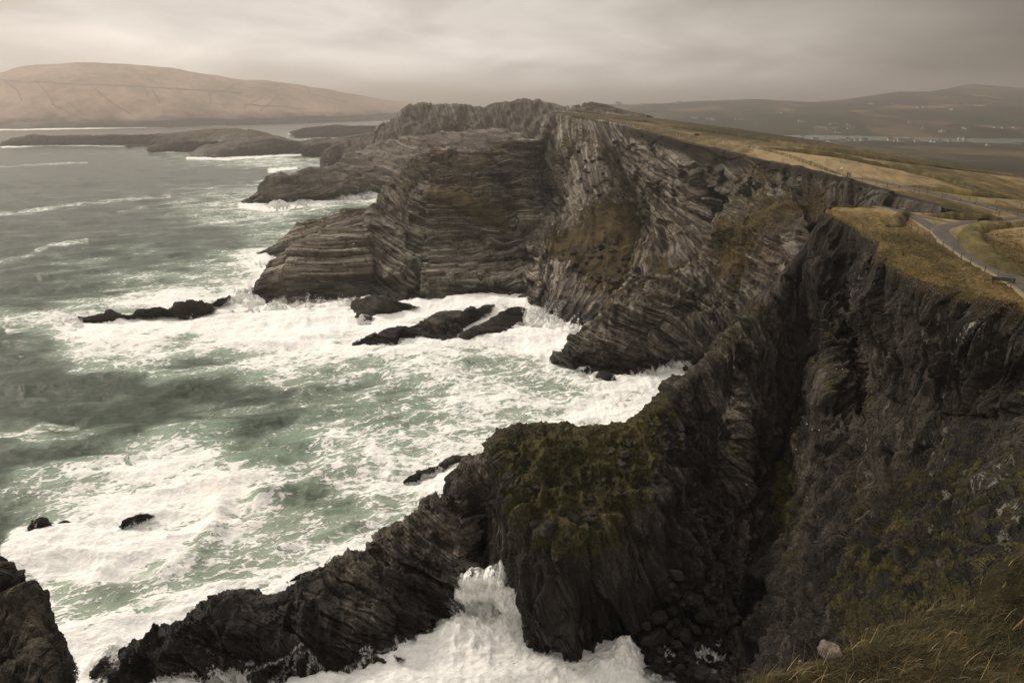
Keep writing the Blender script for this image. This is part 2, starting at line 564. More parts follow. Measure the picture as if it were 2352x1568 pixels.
# ------------------------------------------------------------------ cliffs
def cliff(name, cols, mat, cell=2.2, dip=None, amp=3.0, ledge=0.7, bed=2.2, flute=0.0, back=None, turf=None, turf_bias=0.0,
          peat_row=None, seed=1, noise_scale=1.0, kind='structure', lichen=None, fine=0.35, turf_slope=(0.55, 0.85), land=False, crest_fade=0.55, blocks=1.0, land_from=None, tone=None, vert=1.0, phi=0.0, end_fade=False, run=None):
    """cols: profiles from the crest down to the water, all of one length.
    dip: apparent dip (degrees) of the beds per column, + falls to the right"""
    C = np.array([[pt(p) for p in c] for c in cols])
    nc, nr = C.shape[:2]
    if back is not None:               # seaward or landward side behind the crest
        bk = []
        for i in range(nc):
            top = C[i, 0]
            w, dz = back(i, top)
            bk.append([top + np.array([w[0], w[1], 0]) + np.array([0, 0, dz]), top + np.array([w[0] * .35, w[1] * .35, dz * .22])])
        C = np.concatenate([np.array(bk), C], 1)
        off = 2
    else:
        off = 0
    nr = C.shape[1]
    ex = np.zeros((nc, nr, 7))
    ex[..., 6] = np.array(phi if hasattr(phi, '__len__') else [phi] * nc)[:, None]
    ex[..., 5] = np.array(tone if tone is not None else [1.0] * nc)[:, None]
    ex[..., 4] = 1.0
    if off:
        ex[:, 0, 4] = 0.0 if land else 0.7; ex[:, 1, 4] = 0.0 if land else 0.7; ex[:, 2, 4] = 0.12 if land else crest_fade
    else:
        ex[:, 0, 4] = crest_fade
    if land_from is not None:
        ex[land_from:, 0:2, 4] = 0.0; ex[land_from:, 2, 4] = 0.12
    ex[..., 0] = np.array(dip if dip is not None else [0] * nc)[:, None]
    if turf is not None:
        for (i, j, t) in turf:
            ex[i, j + off, 1] = t
    if peat_row is not None:
        for i in range(nc):
            ex[i, off, 2] = peat_row[i] if hasattr(peat_row, '__len__') else peat_row
    if lichen is not None:
        for (i, j, t) in lichen:
            ex[i, j + off, 3] = t
    if end_fade:
        ex[-1, :, 4] = 0; ex[-2, :, 4] *= .25; ex[-3, :, 4] *= .6
    G = resample(C, cell, extra=ex)
    P = G[..., :3]; dp = np.radians(G[..., 3])
    N = normals(P)
    # face the normals outwards (towards the viewer side on average)
    if np.mean(N[..., 2]) < 0:
        N = -N
    x, y, z = P[..., 0], P[..., 1], P[..., 2]
    mx, my = x.mean(), y.mean()
    k = noise_scale
    # domains of one dip and strike each, cut off against one another by faults
    st_ = math.radians(15)
    fn_ = fbm(x * 0.03 * k, y * 0.03 * k, z * 0.03 * k, 2, seed + 61)
    dp = np.round(dp / st_ + fn_ * 0.3) * st_
    ph = np.radians(np.round(G[..., 9] / 25.0 + fn_ * 0.2) * 25.0)
    hx = (x - mx) * np.cos(ph) - (y - my) * np.sin(ph)
    hw = (x - mx) * np.sin(ph) + (y - my) * np.cos(ph)
    warp = fbm(x * 0.02 * k, y * 0.02 * k, z * 0.02 * k, 2, seed + 11) * 0.7 / k
    s = z * np.cos(dp) + hx * np.sin(dp) + hw * 0.10 + warp
    q = hx * np.cos(dp) - z * np.sin(dp)
    # falls to zero by the crest so that the skyline keeps its drawn shape
    d = fbm(x * 0.03 * k, y * 0.03 * k, z * 0.03 * k, 2, seed, 0.5, True) * amp * 0.8
    d += fbm(x * 0.10 * k, y * 0.10 * k, z * 0.08 * k, 3, seed + 3, 0.45) * amp * 0.22
    if flute:
        fl = fbm(x * 0.16 * k, y * 0.16 * k, z * 0.022 * k, 4, seed + 5, 0.55, True)
        d += fl * flute
    jq = q * 0.055 * k + 0.25 * vnoise(s * 0.2 * k, q * 0.02, s * 0, seed + 20)
    blk = _hash(np.floor(jq).astype(np.int64), np.floor(hw * 0.05 * k).astype(np.int64), np.floor(s * 0.02 * k).astype(np.int64), seed + 21)
    led = layer(s / bed + blk * 0.5, seed + 7, 0.22) + 0.55 * layer(s / (bed * 0.37) + blk, seed + 8, 0.3) \
        + 0.8 * layer(s / (bed * 3.1) + blk * 0.3, seed + 9, 0.15)
    lm = 0.35 + 0.65 * smooth(fbm(x * 0.03 * k, y * 0.03 * k, z * 0.03 * k, 2, seed + 31), -0.5, 0.3)
    tf = G[..., 4]
    d += led * ledge * lm * (1 - 0.7 * np.clip(tf, 0, 1))
    d += fbm(x * 0.55 * k, y * 0.55 * k, z * 0.55 * k, 4, seed + 13, 0.5) * 0.45 * fine * (1 - 0.4 * np.clip(tf, 0, 1))
    # jointed blocks, longer along the beds than across them
    a_, b_, c_ = q * 0.042 * k / vert, s * 0.10 * k, hw * 0.045 * k
    wq = vnoise(x * 0.2 * k, y * 0.2 * k, z * 0.2 * k, seed + 41) * 0.08
    bl = facets(a_ + wq, b_ + wq, c_, seed + 43) * 2.0 + facets(a_ * 2.7, b_ * 2.4 + wq, c_ * 2.7, seed + 47) * 0.85 + facets(a_ * 6.5, b_ * 6.0, c_ * 6.5, seed + 49) * 0.34
    d += bl * blocks * amp * 0.5 * (1 - 0.75 * np.clip(tf, 0, 1))
    below = smooth(-z, 0.0, 6.0)
    d = d * (1 - 0.5 * below) * np.clip(G[..., 7], 0, 1)
    D = N * d[..., None]
    P2 = P + D
    N2 = normals(P2)
    if np.mean(N2[..., 2]) < 0:
        N2 = -N2
    up = N2[..., 2]
    patch = fbm(x * 0.045 * k, y * 0.045 * k, z * 0.045 * k, 3, seed + 17)
    auto = smooth(up, *turf_slope) * smooth(z, 9, 22) * smooth(patch + turf_bias, -0.15, 0.35)
    att = {'strata': s + 0.0, 'turf': np.clip(np.maximum(tf, auto), 0, 1), 'peat': np.clip(G[..., 5], 0, 1),
           'lichen': np.clip(G[..., 6], 0, 1), 'tone': G[..., 8]}
    att['run'] = np.zeros(P2.shape[:2])
    if run:
        cu_, cv_ = chart(P2)
        jx = fbm(cu_ * .05, cv_ * .02, cu_ * 0, 3, seed + 71) * 14
        for pl, w_ in run:
            att['run'] = np.maximum(att['run'], 1 - np.clip(seg_dist(cu_ + jx, cv_, pl) / w_, 0, 1))
        att['run'] *= (P2[..., 1] < 130)
    remember(P2)
    return mesh_grid(name, P2, att, mat, kind=kind, flip=False)


DR = (0.052, 0.042, 0.034)
MR = (0.115, 0.096, 0.080)
LR = (0.33, 0.30, 0.26)
M_mid = rock_material('rock_middle', (0.41, 0.37, 0.30), (0.125, 0.104, 0.083), (0.034, 0.0275, 0.022), band=1.0, band_f=0.5)
M_far = rock_material('rock_far', (0.36, 0.32, 0.26), (0.14, 0.117, 0.093), (0.045, 0.037, 0.029), band=0.6, scale=0.5, band_f=0.35, bump_d=0.9)
M_near = rock_material('rock_near', (0.17, 0.144, 0.115), (0.046, 0.039, 0.031), (0.021, 0.018, 0.015), band=0.35, lichen=1.0, wet_z=16.0, froth=6.5,
                       grass_cols=((0.022, 0.023, 0.008), (0.105, 0.086, 0.030)), scale=1.6)
M_slab = rock_material('rock_slab', (0.17, 0.143, 0.115), (0.07, 0.058, 0.046), (0.025, 0.021, 0.0175), band=0.45, lichen=1.0, wet_z=11.0, scale=1.8, band_f=0.9)
M_black = rock_material('rock_reef', (0.10, 0.085, 0.07), (0.045, 0.038, 0.032), (0.018, 0.015, 0.013), band=0.4, wet_z=3.0, scale=2.0, band_f=0.8)


def sea_back(w=14.0, depth=6.0):
    def f(i, top):
        return (0.0, w + top[2] * 0.35), -(top[2] + depth)
    return f


def land_back(w=30.0, dz=-4.0):
    def f(i, top):
        return (0.0, w), dz
    return f


# --- the dark low spur, slab, knob and the wall of the near cove
near_cols = [
    [(205, 1528, 'z1'), (212, 1545, 'z0'), (220, 1560, 'z-1'), (225, 1580, 'z-2'), (230, 1600, 'z-3'), (235, 1620, 'z-4'), (240, 1640, 'z-5')],
    [(235, 1512, 'z4'), (240, 1530, 'z4'), (250, 1550, 'z3'), (255, 1570, 'z2'), (260, 1590, 'z1'), (265, 1610, 'z-1'), (270, 1640, 'z-5')],
    [(300, 1477, 'z6'), (312, 1495, 'z7'), (325, 1515, 'z6'), (335, 1540, 'z4'), (345, 1565, 'z2'), (350, 1600, 'z-1'), (355, 1650, 'z-5')],
    [(385, 1432, 'z8'), (395, 1455, 'z9'), (405, 1480, 'z8'), (415, 1510, 'z6'), (420, 1545, 'z3'), (425, 1590, 'z0'), (430, 1650, 'z-5')],
    [(440, 1400, 'z9'), (450, 1425, 'z10'), (465, 1455, 'z9'), (475, 1490, 'z7'), (480, 1530, 'z4'), (485, 1580, 'z0'), (490, 1650, 'z-5')],
    [(500, 1372, 'z11'), (510, 1400, 'z12'), (520, 1435, 'z10'), (530, 1475, 'z7'), (535, 1520, 'z4'), (540, 1575, 'z0'), (545, 1650, 'z-5')],
    [(530, 1392, 'z11'), (540, 1415, 'z12'), (550, 1445, 'z10'), (560, 1485, 'z7'), (565, 1525, 'z4'), (570, 1575, 'z0'), (575, 1650, 'z-5')],
    [(612, 1384, 'z10'), (620, 1405, 'z11'), (630, 1440, 'z9'), (640, 1480, 'z7'), (645, 1520, 'z4'), (650, 1570, 'z0'), (655, 1650, 'z-5')],
    [(725, 1324, 'z12'), (738, 1355, 'z12'), (750, 1400, 'z10'), (760, 1450, 'z7'), (765, 1500, 'z4'), (768, 1560, 'z0'), (770, 1640, 'z-5')],
    [(855, 1252, 'z15'), (875, 1300, 'z13'), (885, 1350, 'z10'), (890, 1410, 'z7'), (885, 1470, 'z3.5'), (870, 1530, 'z0'), (850, 1600, 'z-5')],
    [(940, 1180, 'z20'), (968, 1235, 'z17'), (980, 1290, 'z13'), (985, 1350, 'z9'), (980, 1410, 'z5'), (950, 1475, 'z0'), (920, 1560, 'z-5')],
    [(1000, 1140, 'z24'), (1022, 1195, 'z20'), (1035, 1250, 'z16'), (1040, 1310, 'z11'), (1035, 1370, 'z6'), (1010, 1435, 'z0'), (990, 1520, 'z-5')],
    [(1044, 1118, 'z26'), (1062, 1180, 'z22'), (1076, 1240, 'z17'), (1082, 1300, 'z11'), (1078, 1350, 'z6'), (1065, 1400, 'z0'), (1055, 1480, 'z-5')],
    [(1078, 1085, 129), (1088, 1150, 127), (1092, 1210, 126), (1095, 1270, 126), (1098, 1320, 125), (1100, 1360, 'z-1'), (1105, 1460, 'z-5')],
    [(1112, 1045, 126), (1120, 1110, 121), (1135, 1180, 119), (1140, 1250, 119), (1145, 1310, 119), (1150, 1370, 'z-1'), (1155, 1470, 'z-5')],
    [(1150, 1005, 126), (1160, 1060, 120), (1185, 1165, 112), (1185, 1230, 110), (1190, 1310, 109.5), (1200, 1420, 108.5), (1210, 1530, 'z-4')],
    [(1185, 986, 129), (1200, 1035, 124), (1212, 1195, 107), (1215, 1260, 106), (1218, 1340, 105.5), (1225, 1430, 105), (1235, 1540, 'z-4')],
    [(1212, 970, 131), (1235, 1035, 123), (1260, 1225, 104), (1258, 1290, 102.5), (1255, 1360, 102.5), (1258, 1450, 102), (1262, 1560, 'z-4')],
    [(1240, 973, 132), (1270, 1036, 123), (1300, 1246, 102), (1295, 1310, 101), (1290, 1380, 101), (1292, 1460, 101), (1295, 1560, 'z-4')],
    [(1300, 987, 132), (1330, 1020, 126), (1360, 1235, 104), (1350, 1310, 102.5), (1345, 1380, 102), (1340, 1460, 101.5), (1335, 1560, 'z-4')],
    [(1375, 985, 133), (1390, 1015, 128), (1410, 1205, 107), (1400, 1290, 105), (1400, 1370, 104), (1400, 1440, 103.5), (1400, 1540, 'z-3')],
    [(1440, 965, 134), (1455, 1013, 128), (1445, 1155, 112), (1450, 1250, 108), (1455, 1350, 106), (1455, 1430, 105), (1455, 1520, 'z0')],
    [(1500, 940, 136), (1520, 1015, 130), (1500, 1130, 116), (1510, 1230, 112), (1510, 1330, 109), (1510, 1430, 106), (1510, 1560, 'z1')],
    [(1545, 905, 138), (1560, 1000, 134), (1555, 1100, 123), (1565, 1200, 117), (1565, 1320, 112), (1560, 1440, 106), (1560, 1600, 'z1')],
    [(1585, 855, 140), (1600, 960, 138), (1600, 1080, 131), (1600, 1210, 122), (1600, 1340, 114), (1600, 1460, 105), (1610, 1620, 'z1')],
    [(1640, 820, 142), (1655, 930, 140), (1655, 1060, 134), (1650, 1210, 124), (1645, 1350, 114), (1650, 1480, 104), (1665, 1640, 'z1')],
    [(1695, 755, 145), (1700, 860, 140), (1705, 1000, 134), (1695, 1160, 129), (1685, 1300, 118), (1690, 1450, 107), (1705, 1620, 'z3')],
    [(1750, 690, 148), (1765, 800, 147), (1775, 950, 142), (1750, 1110, 133), (1730, 1260, 122), (1730, 1420, 108), (1745, 1600, 'z6')],
    [(1800, 632, 150), (1815, 750, 149), (1820, 900, 148), (1800, 1050, 137), (1785, 1210, 122), (1790, 1390, 104), (1800, 1590, 'z11')],
    [(1850, 560, 152), (1854, 690, 150), (1846, 850, 148), (1858, 1000, 136), (1850, 1180, 116), (1850, 1370, 98), (1850, 1580, 80)],
    [(1893, 487, 153), (1900, 600, 141), (1900, 750, 134), (1905, 900, 120), (1930, 1080, 110), (1935, 1270, 92), (1930, 1570, 72)],
    [(1935, 505, 143), (1965, 620, 138), (1975, 760, 134), (1985, 900, 122), (1985, 1080, 104), (1990, 1280, 86), (1990, 1570, 64)],
    [(1985, 540, 128), (2005, 640, 127), (2000, 760, 132), (2020, 900, 121), (2030, 1080, 98), (2045, 1290, 78), (2050, 1565, 56)],
    [(2020, 560, 118), (2000, 600, 113), (2030, 760, 114), (2060, 910, 107), (2080, 1090, 90), (2100, 1300, 70), (2100, 1560, 49)],
    [(2010, 590, 109), (2050, 650, 107), (2080, 780, 106), (2110, 920, 99), (2130, 1090, 84), (2150, 1290, 64), (2150, 1560, 43)],
    [(2100, 642, 95), (2115, 720, 94), (2130, 830, 94), (2150, 950, 89), (2180, 1110, 76), (2210, 1290, 57), (2210, 1560, 37)],
    [(2170, 668, 89), (2185, 740, 87), (2200, 850, 88), (2215, 970, 83), (2240, 1120, 68), (2260, 1290, 50), (2270, 1560, 32)],
    [(2240, 690, 84.5), (2255, 760, 82), (2270, 870, 81), (2280, 980, 76), (2300, 1120, 62), (2320, 1280, 45), (2330, 1560, 28)],
    [(2352, 712, 79.5), (2360, 790, 77), (2365, 890, 75), (2375, 990, 69), (2390, 1120, 55), (2400, 1280, 40), (2400, 1560, 25)],
    [(2600, 780, 68), (2600, 860, 66), (2600, 950, 62), (2600, 1040, 56), (2600, 1150, 46), (2600, 1290, 34), (2600, 1560, 22)],
]
nd = np.interp(np.arange(len(near_cols)), [0, 8, 12, 14, 18, 24, 30, 39], [22, 26, 20, 84, 80, 76, 82, 86])
nt_ = np.interp(np.arange(len(near_cols)), [0, 7, 9, 12, 13, 15, 18, 22, 24, 25, 26, 28, 30, 33, 39], [.8, .9, 1.5, 1.6, 1.2, 1.1, .7, .7, .9, 1.1, 1.1, .6, .75, .62, .55])  # slab lightened as if sunlit, gully walls darkened as if in shade


def near_back(i, top):
    if i < 13:
        return (6, 10 + top[2] * 0.3), -(top[2] + 5)
    if i < 30:
        return (-6 - 0.1 * top[2], 12 + top[2] * 0.22), -(top[2] + 5)
    return (18, 14), 0.3


turf_near = [(i, 1, 0.55) for i in (15, 16, 17)] + [(i, j, 0.95) for i in (17, 18, 19, 20) for j in (1, 2)] + [(i, 0, 0.6) for i in range(14, 24)] \
    + [(21, 1, 0.8), (21, 2, 0.8), (22, 1, 0.5), (22, 2, 0.4), (16, 2, 0.6), (15, 2, 0.5)] \
    + [(28, 3, 0.7), (28, 4, 0.6), (29, 3, 0.6), (29, 4, 0.5), (28, 2, 0.4), (29, 5, 0.4)] \
    + [(i, 4, 0.46) for i in range(33, 38)] + [(i, 5, 0.46) for i in range(31, 38)] + [(i, 6, 0.7) for i in range(31, 40)] \
    + [(36, 3, 0.4), (37, 3, 0.4), (31, 4, 0.4)]
lich_near = [(33, 1, .5), (34, 2, .35), (37, 1, .9), (36, 1, .7), (36, 2, .3), (37, 2, .2), (32, 4, .5), (33, 3, .5), (35, 4, .6), (35, 5, .3), (36, 4, .5),
             (38, 4, .5), (37, 5, .4), (38, 5, .5), (28, 1, .2), (24, 1, .4), (26, 1, .5), (25, 0, .3), (26, 0, .4),
             (18, 2, .35), (17, 2, .35), (13, 0, .4)]
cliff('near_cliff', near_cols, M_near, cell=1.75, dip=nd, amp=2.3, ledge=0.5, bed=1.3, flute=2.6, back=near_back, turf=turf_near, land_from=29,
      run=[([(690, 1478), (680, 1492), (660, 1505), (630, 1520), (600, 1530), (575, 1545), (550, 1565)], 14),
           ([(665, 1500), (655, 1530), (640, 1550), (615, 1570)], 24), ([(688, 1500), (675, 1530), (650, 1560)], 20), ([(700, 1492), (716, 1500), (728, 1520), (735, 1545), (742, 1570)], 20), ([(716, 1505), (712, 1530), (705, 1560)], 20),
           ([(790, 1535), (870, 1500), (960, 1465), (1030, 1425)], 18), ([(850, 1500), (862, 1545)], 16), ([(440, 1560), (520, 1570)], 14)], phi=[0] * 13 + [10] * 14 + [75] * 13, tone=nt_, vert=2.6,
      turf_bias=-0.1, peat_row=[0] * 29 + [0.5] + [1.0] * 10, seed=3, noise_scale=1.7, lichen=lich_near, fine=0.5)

# --- crag standing between the two coves
mid_crag = [
    [(1296, 848, 'z1'), (1298, 852, 'z0'), (1300, 858, 'z-1'), (1302, 866, 'z-2'), (1305, 880, 'z-5')],
    [(1322, 815, 254), (1325, 830, 253), (1328, 845, 252), (1330, 862, 'z-1'), (1332, 890, 'z-5')],
    [(1350, 756, 258), (1352, 785, 254), (1356, 815, 252), (1360, 860, 'z-1'), (1365, 895, 'z-5')],
    [(1396, 728, 260), (1400, 765, 254), (1404, 805, 251), (1410, 868, 'z-1'), (1415, 900, 'z-5')],
    [(1416, 681, 264), (1430, 730, 256), (1436, 790, 251), (1440, 862, 'z-1'), (1445, 900, 'z-5')],
    [(1484, 635, 266), (1485, 700, 256), (1486, 770, 251), (1485, 858, 'z-1'), (1490, 900, 'z-5')],
    [(1522, 602, 267), (1530, 670, 256), (1532, 760, 250), (1530, 855, 'z-1'), (1530, 900, 'z-5')],
    [(1555, 612, 267), (1565, 660, 256), (1570, 750, 249), (1583, 850, 'z-1'), (1590, 900, 'z-5')],
    [(1590, 602, 266), (1600, 650, 254), (1620, 740, 246), (1630, 850, 'z-1'), (1640, 900, 'z-5')],
    [(1625, 598, 265), (1650, 640, 250), (1665, 740, 242), (1680, 850, 'z-1'), (1690, 900, 'z-5')],
    [(1662, 551, 262), (1700, 610, 244), (1715, 720, 236), (1730, 840, 'z1'), (1740, 900, 'z-3')],
    [(1667, 508, 262), (1730, 560, 240), (1760, 680, 228), (1790, 820, 'z6'), (1800, 900, 'z0')],
    [(1676, 474, 265), (1760, 530, 236), (1800, 640, 218), (1830, 800, 'z12'), (1840, 900, 'z4')],
    [(1746, 450, 268), (1800, 500, 232), (1840, 600, 208), (1870, 760, 'z20'), (1880, 900, 'z10')],
    [(1790, 440, 262), (1850, 480, 222), (1880, 570, 195), (1900, 700, 'z34'), (1910, 850, 'z20')],
]
cliff('middle_crag', mid_crag, M_mid, cell=1.7, tone=[.85] * 9 + [.7] * 6, crest_fade=1.0, dip=[14] * 5 + [22] * 4 + [50] * 6, amp=3.6, ledge=0.8, bed=2.6, flute=2.2,
      back=lambda i, t: ((-8, 14 + t[2] * 0.25), -(t[2] * 0.9 + 4)), seed=21, noise_scale=1.1,
      turf=[(5, 0, .7), (4, 0, .5), (3, 0, .5), (10, 0, .6), (11, 0, .6), (13, 0, .6), (6, 0, .8), (7, 0, .9), (8, 0, .8), (9, 0, .5), (10, 1, .8), (11, 1, .7), (9, 1, .5), (12, 1, .6), (13, 1, .7), (14, 1, .7), (12, 0, .3), (6, 1, .3)])

# --- the big wall from the pyramid to the gully
wall_cols = [
    [('w', -70, 520, 62), ('w', -72, 515, 55), ('w', -74, 512, 48), ('w', -76, 508, 38), ('w', -78, 505, 26), ('w', -80, 500, 16), ('w', -80, 495, 6), ('w', -80, 490, -5)],
    [(953, 370, 432), (937, 402, 424), (908, 428, 417), (882, 455, 410), (852, 484, 402), (846, 540, 392), (850, 610, 376), (858, 705, 'z-3')],
    [(958, 362, 430), (958, 400, 420), (945, 430, 410), (920, 470, 396), (915, 525, 386), (910, 580, 374), (912, 640, 358), (915, 712, 'z-3')],
    [(1000, 345, 434), (1000, 385, 422), (1000, 428, 408), (1002, 446, 392), (1000, 510, 382), (995, 575, 370), (988, 640, 356), (980, 714, 'z-3')],
    [(1040, 338, 440), (1042, 380, 428), (1045, 430, 414), (1058, 468, 394), (1055, 530, 383), (1050, 600, 369), (1045, 650, 355), (1035, 712, 'z-3')],
    [(1066, 338, 440), (1074, 385, 429), (1085, 435, 416), (1112, 490, 396), (1110, 545, 386), (1105, 605, 372), (1095, 650, 356), (1085, 708, 'z-3')],
    [(1092, 345, 440), (1108, 395, 424), (1125, 445, 410), (1160, 515, 390), (1160, 565, 388), (1155, 612, 375), (1145, 655, 357), (1134, 698, 'z-3')],
    [(1125, 345, 442), (1136, 390, 442), (1156, 440, 434), (1180, 510, 416), (1185, 560, 395), (1185, 610, 380), (1180, 650, 362), (1170, 705, 'z-3')],
    [(1132, 330, 445), (1160, 380, 436), (1185, 435, 428), (1205, 500, 415), (1210, 560, 400), (1212, 610, 385), (1205, 655, 364), (1195, 715, 'z-3')],
    [(1180, 321, 450), (1195, 375, 456), (1210, 435, 446), (1225, 495, 434), (1232, 555, 402), (1232, 605, 380), (1222, 660, 356), (1212, 728, 'z-3')],
    [(1243, 318, 455), (1248, 370, 478), (1252, 430, 468), (1262, 490, 450), (1246, 563, 388), (1243, 610, 366), (1238, 660, 345), (1235, 742, 'z-3')],
    [(1250, 290, 462), (1268, 355, 466), (1285, 430, 448), (1310, 500, 424), (1275, 568, 380), (1268, 620, 358), (1262, 675, 338), (1262, 755, 'z-3')],
    [(1266, 264, 472), (1290, 340, 452), (1325, 430, 428), (1350, 505, 404), (1320, 580, 374), (1310, 635, 350), (1300, 690, 330), (1298, 768, 'z-3')],
    [(1320, 268, 465), (1360, 345, 422), (1390, 430, 396), (1410, 510, 380), (1380, 600, 360), (1360, 650, 342), (1345, 705, 322), (1342, 775, 'z-3')],
    [(1380, 276, 430), (1420, 355, 424), (1450, 435, 408), (1475, 530, 390), (1430, 640, 342), (1400, 690, 325), (1380, 735, 308), (1370, 810, 'z-3')],
    [(1440, 290, 405), (1490, 365, 398), (1520, 445, 388), (1530, 540, 370), (1480, 645, 332), (1440, 700, 315), (1410, 750, 300), (1400, 830, 'z-3')],
    [(1480, 301, 388), (1535, 375, 376), (1570, 455, 362), (1585, 550, 344), (1520, 640, 320), (1480, 710, 305), (1450, 760, 292), (1440, 840, 'z-3')],
    [(1540, 316, 362), (1590, 390, 340), (1625, 470, 330), (1640, 560, 322), (1580, 650, 322), (1530, 720, 290), (1500, 780, 280), (1500, 860, 'z-3')],
    [(1600, 331, 338), (1640, 405, 338), (1672, 480, 328), (1685, 560, 328), (1640, 650, 308), (1600, 730, 272), (1580, 800, 262), (1570, 880, 'z-3')],
    [(1665, 345, 312), (1700, 410, 300), (1725, 480, 292), (1735, 560, 296), (1710, 650, 288), (1690, 730, 255), (1680, 800, 245), (1670, 880, 'z0')],
    [(1730, 361, 288), (1755, 420, 278), (1775, 485, 270), (1780, 560, 258), (1770, 650, 264), (1760, 730, 236), (1750, 800, 228), (1750, 880, 'z3')],
    [(1790, 374, 265), (1810, 425, 258), (1825, 485, 248), (1830, 560, 236), (1820, 650, 226), (1810, 730, 217), (1800, 800, 210), (1800, 880, 'z8')],
    [(1850, 386, 243), (1865, 430, 237), (1875, 485, 228), (1875, 560, 216), (1870, 650, 206), (1860, 730, 200), (1850, 800, 193), (1850, 880, 'z12')],
    [(1925, 404, 212), (1935, 430, 208), (1940, 470, 201), (1940, 530, 192), (1935, 600, 185), (1925, 700, 178), (1920, 800, 170), (1920, 880, 'z20')],
    [(2000, 424, 197), (2003, 440, 194), (2005, 468, 186), (2005, 520, 178), (2000, 600, 172), (1990, 700, 166), (1985, 800, 160), (1980, 880, 'z25')],
    [(2080, 449, 177), (2082, 462, 174), (2085, 485, 168), (2090, 530, 163), (2090, 600, 160), (2080, 700, 156), (2070, 800, 150), (2070, 880, 'z30')],
    [(2160, 470, 164), (2162, 478, 162), (2165, 500, 160), (2170, 540, 158), (2170, 600, 156), (2170, 700, 150), (2160, 800, 145), (2160, 880, 'z34')],
]
wd = np.interp(np.arange(len(wall_cols)), [0, 9, 10, 11, 14, 15, 19, 20, 22, 26], [0, 0, 0, 45, 45, 18, 16, 16, 60, 60])
wd[:3] = 32
tw = [(3, 3, 1), (4, 3, 1), (5, 3, 1), (6, 3, .9), (2, 2, .6), (7, 3, .3), (4, 2, .1), (6, 0, .8), (7, 0, .5), (8, 0, .7), (9, 0, .5), (7, 1, .3),
      (10, 4, .3), (11, 4, 1), (12, 4, 1), (13, 4, 1), (14, 4, .8), (12, 3, .7), (13, 3, .8), (13, 5, .6), (12, 5, .3), (11, 5, .4), (14, 5, .4),
      (13, 0, .5), (13, 1, .5), (14, 1, .3), (13, 2, .35), (14, 2, .5), (15, 2, .4), (14, 3, .5), (15, 3, .3), (12, 0, .4), (22, 1, .6), (22, 2, .7), (21, 2, .5),
      (23, 1, .5), (23, 2, .5), (21, 3, .6), (20, 3, .4), (22, 3, .5), (25, 1, .6), (24, 1, .3)]
lw = [(9, 1, .8), (10, 1, .8), (9, 2, .6), (10, 2, .6), (9, 3, .5), (10, 3, .5), (8, 4, .4), (9, 4, .5), (10, 0, .4), (11, 1, .5), (11, 2, .5), (12, 3, .3), (16, 0, .6), (17, 0, .5),
      (17, 1, .25), (3, 1, .35), (4, 1, .3), (3, 5, .4), (4, 5, .4), (2, 4, .2), (19, 1, .3), (14, 4, .2), (15, 4, .3)]
cliff('middle_cliff', wall_cols, M_mid, cell=1.6, dip=wd, amp=3.6, ledge=1.7, bed=3.6, flute=0.8, back=lambda i, t: ((6, 24) if i > 10 else (20, 60), -1.5 if i > 10 else -30),
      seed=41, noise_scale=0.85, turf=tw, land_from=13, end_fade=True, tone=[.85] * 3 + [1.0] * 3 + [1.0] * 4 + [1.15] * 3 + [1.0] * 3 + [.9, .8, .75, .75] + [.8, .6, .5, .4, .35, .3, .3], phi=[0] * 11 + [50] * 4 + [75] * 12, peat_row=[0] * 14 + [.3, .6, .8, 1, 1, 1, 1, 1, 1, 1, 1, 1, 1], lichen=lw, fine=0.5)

# --- banded block on the point, and the one behind it
block_cols = [
    [(576, 671, 'z1'), (580, 675, 'z0'), (585, 680, 'z-1'), (590, 686, 'z-3'), (595, 700, 'z-5')],
    [(596, 643, 354), (592, 655, 352), (590, 668, 351), (597, 690, 'z0'), (600, 705, 'z-4')],
    [(611, 612, 360), (608, 635, 355), (606, 655, 352), (607, 697, 'z0'), (610, 712, 'z-4')],
    [(636, 583, 366), (635, 615, 358), (635, 650, 352), (640, 700, 'z0'), (642, 716, 'z-4')],
    [(700, 542, 376), (695, 590, 362), (693, 640, 355), (695, 699, 'z0'), (698, 714, 'z-4')],
    [(740, 523, 380), (735, 575, 364), (732, 630, 356), (735, 697, 'z0'), (738, 712, 'z-4')],
    [(790, 520, 380), (780, 570, 366), (775, 630, 357), (770, 695, 'z0'), (775, 710, 'z-4')],
    [(830, 516, 382), (818, 570, 370), (812, 630, 360), (805, 695, 'z0'), (810, 710, 'z-4')],
    [(850, 530, 386), (852, 580, 376), (858, 635, 366), (850, 695, 'z-1'), (855, 710, 'z-4')],
    [(870, 545, 400), (880, 590, 392), (890, 640, 385), (890, 700, 375), (890, 720, 370)],
]
M_band = rock_material('rock_banded', (0.54, 0.485, 0.39), (0.20, 0.167, 0.132), (0.044, 0.036, 0.029), band=1.25, wet_z=13, band_f=0.62)
cliff('banded_point', block_cols, M_band, cell=1.6, dip=[-10, -10, -10, -8, -4, 0, 4, 5, 5, 5], amp=1.6, ledge=1.2, bed=2.8, flute=0.2,
      back=sea_back(16), seed=61, noise_scale=1.0, turf_bias=-0.6)
